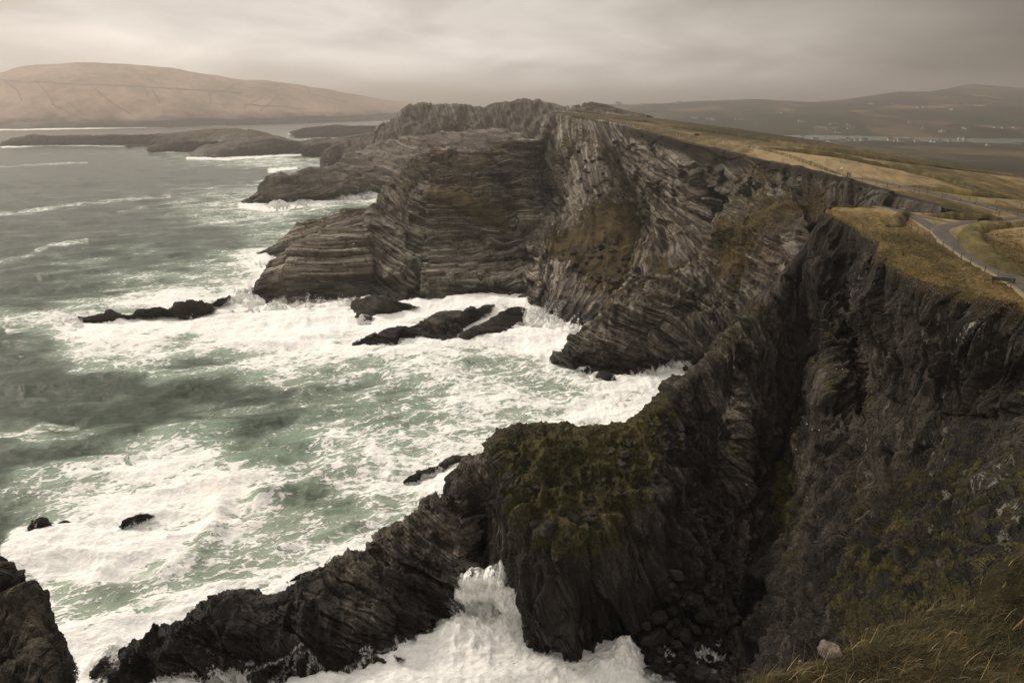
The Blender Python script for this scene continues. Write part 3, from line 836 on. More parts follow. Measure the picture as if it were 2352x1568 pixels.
block2 = [
    [(584, 585, 'z1'), (588, 590, 'z0'), (592, 596, 'z-2'), (598, 604, 'z-5')],
    [(615, 570, 458), (615, 580, 456), (620, 592, 452), (625, 605, 'z-4')],
    [(648, 546, 456), (650, 562, 450), (655, 585, 446), (660, 608, 'z-4')],
    [(697, 502, 455), (700, 530, 446), (705, 570, 436), (710, 615, 'z-4')],
    [(760, 497, 450), (760, 530, 440), (765, 575, 430), (770, 620, 'z-4')],
    [(789, 477, 452), (792, 515, 440), (800, 570, 430), (810, 620, 'z-4')],
    [(847, 475, 452), (850, 520, 440), (860, 575, 430), (870, 620, 'z-4')],
    [(890, 460, 470), (900, 520, 460), (900, 575, 450), (900, 620, 'z-4')],
]
cliff('back_point', block2, M_band, cell=2.4, dip=[-14] * 8, amp=2.2, ledge=0.8, bed=2.6, back=sea_back(16), seed=71, turf_bias=-0.3,
      turf=[(5, 0, .7), (6, 0, .7), (4, 0, .2)])

# --- spur with the blunt head, and the slope behind it
spur = [
    [(555, 467, 'z1'), (557, 469, 'z0'), (560, 472, 'z-1'), (563, 476, 'z-4'), (566, 482, 'z-8')],
    [(585, 447, 722), (586, 453, 720), (588, 460, 718), (592, 470, 'z0'), (596, 480, 'z-6')],
    [(600, 428, 722), (602, 440, 718), (604, 453, 714), (608, 470, 'z0'), (612, 482, 'z-6')],
    [(622, 402, 724), (624, 420, 718), (628, 443, 712), (632, 471, 'z0'), (636, 484, 'z-6')],
    [(646, 402, 724), (648, 420, 718), (652, 443, 712), (655, 470, 'z0'), (658, 484, 'z-6')],
    [(660, 418, 726), (664, 430, 722), (668, 448, 716), (672, 468, 'z0'), (676, 482, 'z-6')],
    [(682, 400, 730), (684, 418, 726), (688, 442, 718), (694, 466, 'z0'), (700, 480, 'z-6')],
    [(702, 389, 738), (706, 410, 730), (712, 436, 722), (720, 464, 'z0'), (726, 478, 'z-6')],
    [(742, 388, 745), (750, 408, 738), (758, 434, 728), (765, 460, 'z0'), (770, 476, 'z-6')],
    [(768, 379, 760), (785, 402, 750), (800, 430, 738), (820, 455, 'z0'), (825, 472, 'z-6')],
    [(792, 348, 800), (820, 385, 775), (845, 420, 755), (868, 450, 'z0'), (872, 468, 'z-6')],
    [(830, 345, 830), (862, 375, 800), (890, 415, 770), (910, 450, 'z0'), (915, 468, 'z-6')],
    [(870, 328, 860), (905, 360, 820), (935, 405, 780), (955, 450, 'z0'), (960, 468, 'z-6')],
    [(940, 305, 880), (970, 345, 840), (990, 390, 800), (1000, 450, 'z0'), (1005, 468, 'z-6')],
    [(1080, 300, 870), (1090, 330, 830), (1095, 380, 790), (1100, 450, 'z0'), (1105, 468, 'z-6')],
    [(1200, 300, 850), (1205, 330, 820), (1210, 380, 780), (1215, 450, 'z0'), (1220, 468, 'z-6')],
]
cliff('far_spur', spur, M_far, cell=2.2, dip=[-14] * 10 + [8] * 6, amp=5.0, ledge=1.6, bed=5.0, back=lambda i, t: ((6, 40), -(t[2] + 6)), seed=81, noise_scale=0.55,
      turf=[(11, 1, .4), (12, 1, .5), (13, 1, .5), (10, 1, .4), (14, 1, .5), (13, 0, .4), (9, 0, .4), (10, 0, .4)], turf_bias=-.45, fine=0.9)
far_wall = [
    [(862, 330, 985), (863, 345, 980), (864, 360, 975), (866, 380, 970)],
    [(866, 291, 980), (868, 315, 965), (870, 345, 955), (873, 375, 950)],
    [(880, 285, 970), (884, 312, 958), (888, 342, 948), (892, 372, 940)],
    [(905, 272, 965), (912, 305, 950), (920, 340, 938), (925, 372, 930)],
    [(930, 250, 962), (940, 290, 945), (955, 330, 930), (965, 372, 920)],
    [(958, 240, 960), (975, 285, 942), (990, 330, 925), (1000, 372, 915)],
    [(1000, 243, 955), (1020, 288, 935), (1040, 330, 915), (1050, 372, 900)],
    [(1060, 244, 945), (1075, 288, 925), (1090, 330, 905), (1100, 372, 890)],
    [(1100, 247, 935), (1115, 290, 915), (1130, 335, 890), (1140, 372, 870)],
    [(1150, 242, 915), (1165, 290, 900), (1175, 335, 880), (1180, 372, 860)],
    [(1185, 236, 900), (1200, 285, 885), (1215, 335, 868), (1220, 372, 850)],
    [(1210, 233, 890), (1225, 285, 875), (1235, 335, 858), (1240, 372, 840)],
    [(1235, 238, 880), (1245, 285, 865), (1250, 335, 845), (1255, 372, 830)],
    [(1290, 246, 850), (1295, 285, 840), (1300, 335, 825), (1300, 372, 810)],
    [(1335, 250, 830), (1340, 270, 815), (1345, 300, 800), (1350, 330, 790)],
]
cliff('far_cliff', far_wall, M_far, cell=2.0, dip=[70] * 15, amp=5.0, ledge=1.0, bed=5.0, flute=5.0, back=lambda i, t: ((10, 150), -12), seed=91, noise_scale=0.5,
      turf=[(6, 1, .6), (7, 1, .5), (5, 2, .8), (6, 2, .9), (7, 2, .8), (8, 2, .5), (4, 2, .4), (8, 1, .2)], peat_row=[0, .2, .2, .3] + [.55] * 11, fine=1.0,
      lichen=[(4, 1, .5), (3, 1, .5), (2, 1, .4), (4, 0, .3), (11, 1, .3), (12, 1, .4), (10, 2, .3), (13, 1, .4)])
knoll = [
    [(1325, 250, 720), (1327, 256, 715), (1330, 262, 710), (1332, 275, 700)],
    [(1345, 235, 712), (1342, 246, 706), (1338, 262, 696), (1338, 278, 690)],
    [(1365, 236, 706), (1366, 250, 700), (1370, 266, 690), (1372, 282, 684)],
    [(1395, 241, 700), (1398, 254, 692), (1402, 268, 682), (1405, 284, 675)],
    [(1440, 254, 690), (1442, 262, 682), (1445, 272, 672), (1448, 288, 660)],
    [(1485, 265, 680), (1486, 270, 672), (1488, 277, 660), (1490, 290, 640)],
]
cliff('knoll', knoll, M_far, cell=1.8, dip=[16] * 6, amp=1.6, ledge=1.4, bed=3.0, back=lambda i, t: ((30, 70), -14), seed=95, noise_scale=0.6,
      turf=[(5, 0, .8), (5, 1, .8), (4, 0, .6), (4, 1, .4), (3, 0, .4)])

# --- low far headland, islet, stack
M_low = rock_material('rock_low', (0.22, 0.19, 0.15), (0.095, 0.078, 0.06), (0.035, 0.028, 0.022), band=0.6, scale=0.4, band_f=0.25, bump_d=1.2, wet_z=15)
def strip(name, tops, bases, **kw):
    """low land: a crest line and a water line of as many stations"""
    cols = []
    for (u, v, y), (bu, bv) in zip(tops, bases):
        t = pt((u, v, y)); b0 = at_z(bu, bv, 0.0)
        sh = t + (b0 - t) * 0.35; sh[2] = t[2] * 0.88
        md = t + (b0 - t) * 0.75; md[2] = t[2] * 0.5
        bl = b0 + (b0 - t) * 0.25; bl[2] = -6
        cols.append([('w', *t), ('w', *sh), ('w', *md), ('w', *b0), ('w', *bl)])
    return cliff(name, cols, kw.pop('mat', M_low), **kw)


strip('low_headland', [(3, 330, 1660), (20, 320, 1665), (90, 312, 1680), (200, 312, 1690), (290, 310, 1690), (400, 308, 1680), (470, 300, 1650), (545, 295, 1620), (600, 306, 1560), (650, 314, 1540), (692, 325, 1530), (760, 318, 1550), (870, 305, 1560), (950, 305, 1560)],
      [(1, 338), (10, 339), (90, 333), (200, 333), (285, 333), (400, 339), (440, 345), (500, 352), (600, 356), (650, 356), (690, 352), (740, 350), (870, 342), (950, 342)],
      cell=1.8, dip=[-12] * 14, amp=6, ledge=2.4, bed=7, crest_fade=.8, back=lambda i, t: ((0, 60), -(t[2] + 6)), seed=101, noise_scale=0.35, fine=1.5,
      turf=[(i, 0, 0.9) for i in (4, 5, 6, 7, 8, 9, 10, 11)] + [(7, 1, .5), (8, 1, .5), (6, 1, .5)])
strip('low_headland', [(338, 345, 1450), (370, 336, 1460), (400, 328, 1475), (450, 324, 1480), (500, 325, 1480), (540, 330, 1470)],
      [(336, 348), (370, 350), (400, 346), (450, 347), (500, 348), (540, 350)],
      cell=1.8, dip=[-12] * 6, amp=6, ledge=2.4, bed=7, crest_fade=.8, back=lambda i, t: ((0, 60), -(t[2] + 6)), seed=103, noise_scale=0.35, fine=1.5)
strip('low_headland', [(438, 361, 1395), (447, 345, 1400), (465, 335, 1405), (510, 326, 1410), (560, 320, 1410), (620, 318, 1400), (680, 325, 1400), (700, 335, 1400)],
      [(430, 363), (445, 366), (470, 366), (510, 364), (560, 360), (620, 357), (680, 355), (700, 355)],
      cell=1.8, dip=[-14] * 8, amp=6, ledge=2.4, bed=7, crest_fade=.8, back=lambda i, t: ((0, 80), -(t[2] + 6)), seed=105, noise_scale=0.35, fine=1.5,
      turf=[(4, 0, .6), (5, 0, .8), (6, 0, .7), (3, 0, .3)])
strip('low_headland', [(692, 345, 1330), (720, 332, 1330), (760, 326, 1330), (800, 318, 1320), (870, 312, 1320), (940, 312, 1320)],
      [(694, 358), (720, 360), (760, 362), (800, 372), (870, 378), (940, 378)],
      cell=2.2, dip=[-14] * 6, amp=5, ledge=2.0, bed=6, back=lambda i, t: ((0, 120), -(t[2] + 6)), seed=107, noise_scale=0.35, fine=1.5, turf=[(2, 0, .5), (3, 0, .5), (4, 0, .5)])
strip('low_headland', [(742, 372, 1130), (746, 345, 1130), (760, 334, 1130), (785, 330, 1130), (800, 325, 1130), (840, 322, 1130), (900, 322, 1130)],
      [(742, 386), (746, 388), (760, 389), (785, 386), (800, 390), (840, 395), (900, 395)],
      cell=2.2, dip=[70] * 7, amp=6, ledge=1.5, bed=6, flute=3.0, back=lambda i, t: ((0, 60), -(t[2] + 6)), seed=109, noise_scale=0.35, fine=1.5)

# --- big island hill across the sound
M_hill, hb = new_mat('island_moor')
_p = hb.pos
_x, _y, _z = hb.sep(_p)
_n1 = hb.noise(_p, 0.0035, 6, 0.6); _n2 = hb.noise(_p, 0.03, 6, 0.65)
_v = hb.noise(hb.xyz(hb.m('MULTIPLY', _x, 0.02), hb.m('MULTIPLY', _y, 0.02), hb.m('MULTIPLY', _z, 0.002)), 1.0, 4, 0.6)
_t = hb.m('ADD', hb.m('MULTIPLY', _n1, 0.5), hb.m('ADD', hb.m('MULTIPLY', _n2, 0.3), hb.m('MULTIPLY', _v, 0.2)))
_c = hb.ramp(_t, [(0.40, (0.12, 0.083, 0.056)), (0.50, (0.25, 0.168, 0.115)), (0.60, (0.38, 0.27, 0.19))])
_rk = hb.m('SUBTRACT', 1.0, hb.step(hb.m('ADD', _z, hb.m('MULTIPLY', hb.m('SUBTRACT', hb.noise(_p, 0.008, 6, 0.65), 0.5), 110.0)), 26.0, 56.0))
_c = hb.mix(_rk, _c, hb.ramp(_n2, [(0.40, (0.022, 0.018, 0.015)), (0.62, (0.10, 0.085, 0.068))]))
_wl = hb.attr('wall')
_c = hb.mix(hb.m('MULTIPLY', hb.step(_wl, 0.1, 0.75), 0.85), _c, (0.05, 0.038, 0.027))
hb.out(_c, 0.95, 0.1, hb.bump(_n2, 0.9, 6.0))


def hills(name, rows, mat, cell, amp, ns, seed, field=False, cut=None):
    C = np.array([[pt(p) for p in r] for r in rows])     # rows far (crest) first
    C = np.swapaxes(C, 0, 1)
    G = resample(C, cell)
    P = G[..., :3].copy()
    x, y, z = P[..., 0], P[..., 1], P[..., 2]
    if cut is None:
        w = smooth(z, 1, 40)
    else:
        w = cut(P)
    P[..., 2] += (fbm(x * ns, y * ns, z * 0, 5, seed, 0.55) * amp) * w
    at = {'wall': np.zeros(P.shape[:2]), 'field': 0.5 + 0.5 * fbm(x * ns * .6, y * ns * .6, z * 0, 3, seed + 1), 'peat': np.zeros(P.shape[:2])}
    remember(P)
    return P, at


rows = [
    [(-420, 230, 4300), (0, 200, 4200), (45, 180, 4200), (170, 175, 4250), (300, 178, 4350), (400, 188, 4450), (500, 205, 4700), (560, 212, 4800), (620, 212, 5000), (700, 222, 5200), (800, 232, 5400), (860, 240, 5600), (940, 240, 5700), (1060, 241, 5900)],
    [(-420, 190, 3500), (0, 168, 3400), (48, 150, 3420), (170, 143, 3450), (300, 145, 3520), (400, 155, 3650), (500, 174, 3850), (560, 183, 3950), (620, 183, 4100), (700, 197, 4350), (800, 212, 4700), (860, 225, 4900), (940, 234, 5200), (1060, 240, 5500)],
    [(-420, 230, 3200), (0, 210, 3130), (48, 200, 3130), (170, 195, 3150), (300, 195, 3200), (400, 200, 3300), (500, 213, 3480), (560, 218, 3560), (620, 218, 3680), (700, 226, 3900), (800, 237, 4200), (860, 240, 4400), (940, 241, 4900), (1060, 243, 5300)],
    [(-420, 280, 2900), (0, 265, 2900), (48, 262, 2900), (170, 258, 2920), (300, 256, 2960), (400, 256, 3050), (500, 257, 3220), (560, 257, 3300), (620, 257, 3400), (700, 257, 3600), (800, 257, 3900), (860, 255, 4150), (940, 250, 4700), (1060, 247, 5200)],
    [(-420, 296, 2790), (0, 290, 2800), (48, 289, 2800), (170, 284, 2850), (300, 282, 2880), (400, 279, 2960), (500, 277, 3130), (560, 276, 3230), (620, 275, 3330), (700, 271, 3520), (800, 268, 3800), (860, 264, 4080), (940, 256, 4600), (1060, 249, 5150)],
    [(-420, 300, 'z0'), (0, 297, 'z0'), (48, 297, 'z0'), (170, 294, 'z0'), (300, 291, 'z0'), (400, 288, 'z0'), (500, 285, 'z0'), (560, 283, 'z0'), (620, 281, 'z0'), (700, 278, 'z0'), (800, 274, 'z0'), (860, 271, 'z0'), (940, 259, 'z0'), (1060, 251, 'z0')],
    [(-420, 306, 'z-12'), (0, 304, 'z-12'), (48, 304, 'z-12'), (170, 300, 'z-12'), (300, 298, 'z-12'), (400, 294, 'z-12'), (500, 291, 'z-12'), (560, 289, 'z-12'), (620, 287, 'z-12'), (700, 284, 'z-12'), (800, 280, 'z-12'), (860, 277, 'z-12'), (940, 262, 'z-12'), (1060, 253, 'z-12')],
]
P, at = hills('island_hill', rows, M_hill, 1.8, 11.0, 0.006, 111)
# rough sea cliffs along its foot
_zz = P[..., 2]
P[..., 1] += fbm(P[..., 0] * 0.012, _zz * 0.03, P[..., 1] * 0.004, 5, 113, 0.6, True) * 26 * smooth(-np.abs(_zz - 18), -26, 0)
# old field walls: dark lines running over the slope
cu, cv = chart(P)
wz = fbm(cu * 0.06, cv * 0.06, cu * 0, 3, 5) * 5
for pl in [[(0, 184), (60, 188), (160, 193), (300, 198), (420, 205), (560, 214)], [(8, 185), (40, 208), (52, 232)], [(85, 190), (108, 214), (125, 240)], [(330, 200), (338, 222)],
           [(350, 205), (368, 236)], [(480, 212), (484, 240)], [(560, 190), (520, 205), (480, 215)], [(600, 222), (560, 250)], [(660, 196), (600, 194)], [(640, 220), (600, 255)],
           [(220, 205), (250, 232), (300, 262)], [(155, 235), (190, 262)], [(700, 197), (712, 215), (800, 235)], [(560, 240), (700, 250)], [(120, 240), (190, 275)]]:
    at['wall'] = np.maximum(at['wall'], 1 - np.clip(seg_dist(cu + wz, cv + wz * 0.6, pl) / 2.6, 0, 1))
mesh_grid('island_hill', P, at, M_hill, kind='structure')

islet = strip('islet', [(668, 305, 2020), (700, 296, 2040), (740, 291, 2060), (770, 288, 2070), (800, 290, 2080), (868, 291, 2100)],
              [(664, 307), (700, 307), (740, 305), (770, 304), (800, 304), (868, 301)], cell=2.0, dip=[-8] * 6, amp=4, ledge=1.0, bed=6,
              back=lambda i, t: ((0, 60), -(t[2] + 6)), seed=121, noise_scale=0.3, fine=1.0, turf=[(i, j, 0.9) for i in (1, 2, 3, 4, 5) for j in (0, 1)])

# ------------------------------------------------------------------ upland and valley
M_turf = grass_material('turf_golden', (0.040, 0.032, 0.011), (0.145, 0.100, 0.038), (0.25, 0.188, 0.100))
M_field = grass_material('turf_fields', (0.024, 0.020, 0.008), (0.080, 0.058, 0.022), (0.235, 0.172, 0.090), scale=0.6, bump_d=0.4)
M_valley, vb = new_mat('valley_fields')
_p = vb.pos
_cell = vb.N('ShaderNodeTexVoronoi'); _cell.distance = 'MANHATTAN'
vb.L(vb.vm('MULTIPLY', _p, (0.0075, 0.0036, 0.0)), _cell.inputs['Vector']); _cell.inputs['Scale'].default_value = 1.0
_n = vb.noise(_p, 0.004, 6, 0.6); _n2 = vb.noise(_p, 0.03, 6, 0.7)
_ct = vb.m('ADD', vb.m('MULTIPLY', vb.sep(_cell.outputs['Color'])[0], 0.45), vb.m('ADD', vb.m('MULTIPLY', _n, 0.45), vb.m('MULTIPLY', _n2, 0.2)))
_ct = vb.m('ADD', _ct, vb.m('MULTIPLY', vb.m('SUBTRACT', vb.attr('field'), 0.5), 0.5))
_c = vb.ramp(_ct, [(0.26, (0.008, 0.009, 0.004)), (0.48, (0.026, 0.027, 0.010)), (0.64, (0.055, 0.040, 0.018)), (0.80, (0.17, 0.105, 0.05))])
_ed = vb.N('ShaderNodeTexVoronoi'); _ed.feature = 'DISTANCE_TO_EDGE'
vb.L(vb.vm('MULTIPLY', _p, (0.0075, 0.0036, 0.0)), _ed.inputs['Vector']); _ed.inputs['Scale'].default_value = 1.0
_c = vb.mix(vb.m('MULTIPLY', vb.m('SUBTRACT', 1.0, vb.step(_ed.outputs[0], 0.0, 0.05)), 0.5), _c, (0.020, 0.018, 0.010))
vb.out(_c, 0.95, 0.1, vb.bump(_n2, 0.7, 3.0))

# near turf shoulder with the loop of road
Yz = lambda u, v, z: tuple(['w', *at_z(u, v, z)])
edge_n = [(1893, 487, 153), (1935, 505, 143), (1985, 540, 128), (2020, 560, 118), (2010, 590, 109), (2100, 642, 95), (2170, 668, 89), (2240, 690, 84.5), (2352, 712, 79.5), (2600, 780, 68)]
rows_n = [[('w', *(pt(e) + np.array([0, 0, -0.4]))) for e in edge_n],
          [('w', *(pt(e) * np.array([1, 1, 1]) + np.array([1.2, 2.2, 0.7]))) for e in edge_n],
          [Yz(1905, 481, 77.2), Yz(1960, 490, 77.4), Yz(2020, 510, 77.4), Yz(2050, 525, 77.4), Yz(2100, 560, 77.4), Yz(2160, 590, 77.4), Yz(2220, 615, 77.4), Yz(2290, 640, 77.4), Yz(2400, 670, 77.4), Yz(2650, 710, 77.4)],
          [Yz(1910, 479, 77.0), Yz(1970, 480, 77.2), Yz(2025, 484, 77.3), Yz(2070, 492, 77.3), Yz(2140, 510, 77.4), Yz(2200, 530, 77.4), Yz(2270, 548, 77.4), Yz(2340, 565, 77.4), Yz(2450, 590, 77.4), Yz(2700, 620, 77.4)],
          [Yz(1912, 477, 76.8), Yz(1975, 477, 77.0), Yz(2030, 480, 77.0), Yz(2085, 486, 77.2), Yz(2170, 490, 77.2), Yz(2240, 496, 77.2), Yz(2310, 505, 77.2), Yz(2380, 515, 77.2), Yz(2500, 530, 77.2), Yz(2760, 545, 77.2)]]
# the far rim drops into the notch on the left side
last = []
for i, p_ in enumerate(rows_n[-1]):
    q = np.array(p_[1:])
    last.append(('w', *(q + (np.array([2, 6, -12]) if i < 4 else np.array([8, 14, -0.5 if i > 5 else -3])))))
rows_n.append(last)


def turf_sheet(name, rows, mat, cell, amp, ns, seed, peat_front=0.0, fieldf=None):
    C = np.array([[pt(p) for p in r] for r in rows])
    ex = np.zeros(C.shape[:2] + (1,)); ex[0, :, 0] = peat_front
    G = resample(C, cell, extra=ex)
    P = G[..., :3].copy()
    x, y = P[..., 0], P[..., 1]
    P[..., 2] += fbm(x * ns, y * ns, x * 0, 4, seed, 0.55) * amp + fbm(x * ns * 7, y * ns * 7, x * 0, 3, seed + 1, 0.6) * amp * 0.35
    fld = fieldf(P) if fieldf else 0.5 + 0.5 * fbm(x * 0.03, y * 0.03, x * 0, 3, seed + 2)
    remember(P)
    return mesh_grid(name, P, {'field': fld, 'peat': G[..., 3]}, mat, kind='structure')


turf_sheet('cliff_top_turf', rows_n, M_turf, 2.0, 0.35, 0.10, 131, 0.8)

front = [(1266, 264, 472), (1320, 268, 465), (1380, 276, 430), (1440, 290, 405), (1480, 301, 388), (1540, 316, 362), (1600, 331, 338), (1665, 345, 312), (1730, 361, 288), (1790, 374, 265), (1850, 386, 243), (1925, 404, 212), (2000, 424, 197), (2080, 449, 177), (2160, 470, 164), (2352, 506, 144), (2700, 560, 132)]
sky_ = [(1285, 258, 545), (1330, 262, 560), (1385, 262, 580), (1440, 265, 590), (1490, 269, 600), (1550, 277, 580), (1610, 285, 560), (1670, 292, 540), (1740, 302, 510), (1800, 311, 490), (1860, 320, 465), (1930, 331, 440), (2010, 344, 420), (2090, 357, 400), (2170, 370, 385), (2360, 402, 345), (2700, 450, 330)]
rows_f = [[('w', *(pt(f) + np.array([0, -0.5, -0.8]))) for f in front]]
for t in (0.02, 0.25, 0.5, 0.75, 1.0):
    r_ = []
    for f, s_ in zip(front, sky_):
        a, b_ = pt(f), pt(s_)
        q = a + (b_ - a) * t
        q[2] += 1.2 * math.sin(math.pi * t) * (1 if t > 0.02 else 0.6)
        r_.append(('w', *q))
    rows_f.append(r_)
rows_f.append([('w', *(pt(s_) + np.array([60, 130, -14]))) for s_ in sky_])
rows_f.append([('w', *(pt(s_) + np.array([160, 420, -58]))) for s_ in sky_])


def fields(P):
    u, v = chart(P)
    f = np.full(u.shape, 0.36)
    # golden strip under the long bank, duller above it
    bank = np.interp(u, [1487, 1715, 1935, 2066, 2220, 2299, 2400], [281, 335, 362, 388, 423, 446, 470])
    gold = smooth(v - bank, 0, 5) * smooth(u, 1700, 1760)
    f = f + 0.36 * gold
    b2 = np.interp(u, [1487, 1715, 2022, 2352], [280, 315, 366, 407])
    f = f + 0.10 * smooth(v - b2, 0, 4) * (1 - gold) - 0.06 * (1 - smooth(v - b2, 0, 4))
    f = f - 0.28 * smooth(v - np.interp(u, [1900, 2000, 2160, 2352], [405, 425, 452, 480]), -2, 6) * smooth(u, 1950, 2100)
    return f + 0.10 * fbm(P[..., 0] * .02, P[..., 1] * .02, P[..., 0] * 0, 3, 9)


turf_sheet('upland_fields', rows_f, M_field, 1.8, 0.5, 0.03, 141, 1.0, fields)

# valley, plain and hills behind
US = [1380, 1500, 1620, 1740, 1850, 1960, 2060, 2160, 2260, 2352, 2500, 2800]
hr = [
    ([(1380, 250), (1500, 249), (1620, 246), (1740, 246), (1850, 246), (1960, 240), (2060, 230), (2160, 224), (2260, 215), (2352, 215), (2500, 225), (2800, 235)], [6000] * 12),
    ([(1380, 239.5), (1500, 238), (1620, 231), (1740, 228), (1850, 236), (1960, 226), (2045, 212), (2130, 210), (2220, 193), (2352, 200), (2500, 212), (2800, 225)], [4000, 4000, 3900, 3800, 4100, 4300, 4500, 4700, 5000, 5000, 5000, 5000]),
    ([(1380, 252), (1500, 250), (1620, 246), (1740, 244), (1850, 246), (1960, 243), (2060, 238), (2160, 235), (2260, 230), (2352, 235), (2500, 242), (2800, 248)], [3300, 3300, 3300, 3300, 3400, 3500, 3600, 3700, 3800, 3800, 3800, 3800]),
    ([(1380, 275), (1500, 273), (1620, 270), (1740, 268), (1850, 268), (1960, 267), (2060, 267), (2160, 267), (2260, 267), (2352, 268), (2500, 270), (2800, 275)], [2700] * 12),
]
rows_v = []
for pts_, ys in hr:
    rows_v.append([(u, v, y) for (u, v), y in zip(pts_, ys)])
def sea_row(v, z, fv=lambda u: 0):
    return [(u, v + fv(u), 'z%g' % z) for u in US]
fv = lambda u: max(0, (u - 1800)) * 0.018
rows_v.append(sea_row(300, 9, fv))
rows_v.append(sea_row(310, 1.2, fv))
rows_v.append(sea_row(312.5, -1.5, fv))
rows_v.append(sea_row(316.5, -1.5, fv))
rows_v.append(sea_row(319, 2.0, fv))
rows_v.append(sea_row(345, 4, fv))
rows_v.append(sea_row(385, 7))
rows_v.append(sea_row(430, 14))
P, at = hills('valley_land', rows_v, M_valley, 2.2, 10.0, 0.004, 151, cut=lambda P: smooth(P[..., 2], 8, 60) + 0.02)
cu, cv = chart(P)
at['field'] = 0.30 + 0.42 * smooth(fbm(P[..., 0] * 0.0016, P[..., 1] * 0.003, P[..., 0] * 0, 4, 155), 0.12, 0.5) * smooth(P[..., 0], 350, 1400)
mesh_grid('valley_land', P, at, M_valley, kind='structure')

#@@D0
# ------------------------------------------------------------------ finding the ground
TREES = [BVHTree.FromPolygons([Vector(v) for v in V.tolist()], F.tolist()) for V, F in TERRAIN]


def hit(u, v, far=9000):
    d = ray(u, v); d = Vector(d / np.linalg.norm(d)); o = Vector((0, 0, CAM_H))
    best = None
    for t in TREES:
        r = t.ray_cast(o, d, far)
        if r[0] is not None and (best is None or r[3] < best[1]):
            best = (r[0], r[3], r[1])
    return best


def ground(x, y, ztop=400.0):
    best = None
    for t in TREES:
        r = t.ray_cast(Vector((x, y, ztop)), Vector((0, 0, -1)), 900)
        if r[0] is not None and (best is None or r[0].z > best):
            best = r[0].z
    return 0.0 if best is None else best


def tag(o, label=None, cat=None, group=None, kind=None):
    if label: o['label'] = label
    if cat: o['category'] = cat
    if group: o['group'] = group
    if kind: o['kind'] = kind
    return o


def empty(name, loc, rz=0.0):
    o = bpy.data.objects.new(name, None)
    COL.objects.link(o)
    o.location = loc; o.rotation_euler = (0, 0, rz)
    o.empty_display_size = 0.2
    return o


def part(name, me, parent, loc=(0, 0, 0), rot=(0, 0, 0), scale=(1, 1, 1)):
    o = bpy.data.objects.new(name, me)
    COL.objects.link(o)
    o.parent = parent
    o.location = loc; o.rotation_euler = rot; o.scale = scale
    return o


def me_from(name, V, F, mat=None, sm=False):
    me = bpy.data.meshes.new(name)
    me.from_pydata([tuple(v) for v in V], [], [tuple(f) for f in F])
    me.update()
    if sm:
        me.polygons.foreach_set('use_smooth', [True] * len(me.polygons))
    if mat:
        me.materials.append(mat)
    return me


def box_vf(cx, cy, cz, sx, sy, sz, taper=1.0):
    V = []
    for k, t in ((-1, 1.0), (1, taper)):
        for i, j in ((-1, -1), (1, -1), (1, 1), (-1, 1)):
            V.append((cx + i * sx / 2 * t, cy + j * sy / 2 * t, cz + k * sz / 2))
    F = [(0, 3, 2, 1), (4, 5, 6, 7), (0, 1, 5, 4), (1, 2, 6, 5), (2, 3, 7, 6), (3, 0, 4, 7)]
    return V, F


def join_vf(items):
    V, F = [], []
    for v, f in items:
        n = len(V); V += list(v); F += [tuple(i + n for i in q) for q in f]
    return V, F


# ------------------------------------------------------------------ reefs and rocks standing in the surf
def reef(crest, base, label, cell=2.0, seed=1, mat=None, cat='sea rock', group='dark rocks awash in the surf', amp=0.9, name='sea_rock', back_w=3.0, dip=12, cz=None):
    cols = []
    for i, ((u, v, z), (bu, bv)) in enumerate(zip(crest, base)):
        t = at_z(u, v, z); b0 = at_z(bu, bv, 0.0)
        e = b0 - t
        p1 = t + e * 0.4; p1[2] = z * 0.72
        p2 = t + e * 0.85; p2[2] = z * 0.25 - 0.1
        p3 = t + e * 1.35; p3[2] = -2.5
        cols.append([('w', *t), ('w', *p1), ('w', *p2), ('w', *p3)])
    o = cliff(name, cols, mat or M_black, cell=cell, dip=[dip] * len(cols), amp=amp, ledge=0.35, bed=1.0,
              back=lambda i, t: ((0, back_w + t[2] * 0.6), -(t[2] + 3)), seed=seed, noise_scale=2.2, kind='thing', turf_bias=-9, fine=0.35, crest_fade=0.8)
    del o['kind']
    TERRAIN.pop()
    tag(o, label, cat, group)
    return o


G_R = 'dark rocks awash in the surf'
reef([(172, 742, 1), (176, 725, 3), (190, 729, 4), (240, 722, 4), (266, 720, 4), (303, 724, 4), (315, 712, 6), (345, 708, 7), (370, 706, 7), (386, 712, 5), (400, 702, 8), (412, 694, 10), (440, 690, 11), (466, 692, 10), (480, 700, 5)],
     [(174, 744), (182, 748), (195, 747), (245, 742), (270, 740), (303, 738), (320, 736), (345, 732), (370, 730), (386, 730), (400, 734), (415, 737), (440, 736), (466, 728), (482, 714)],
     'long low black reef with a humped end, foam all round it', seed=301, amp=1.6, back_w=6)
reef([(478, 704, 1), (485, 696, 3), (500, 687, 5), (515, 682, 5), (527, 679, 2)], [(480, 710), (488, 712), (503, 708), (517, 700), (530, 684)],
     'small slanting rock beyond the humped end of the long reef', seed=303, amp=1.0)
reef([(808, 793, 1), (830, 780, 3), (860, 768, 4), (905, 755, 5), (945, 745, 6), (975, 735, 7), (1010, 719, 9), (1040, 718, 8), (1063, 716, 8), (1100, 706, 7), (1135, 698, 3)],
     [(812, 798), (835, 797), (870, 796), (915, 789), (955, 781), (985, 783), (1015, 784), (1045, 782), (1065, 762), (1105, 738), (1138, 708)],
     'long brown slab reef lying in foam below the banded cliff', seed=305, amp=1.4, mat=M_slab, back_w=5)
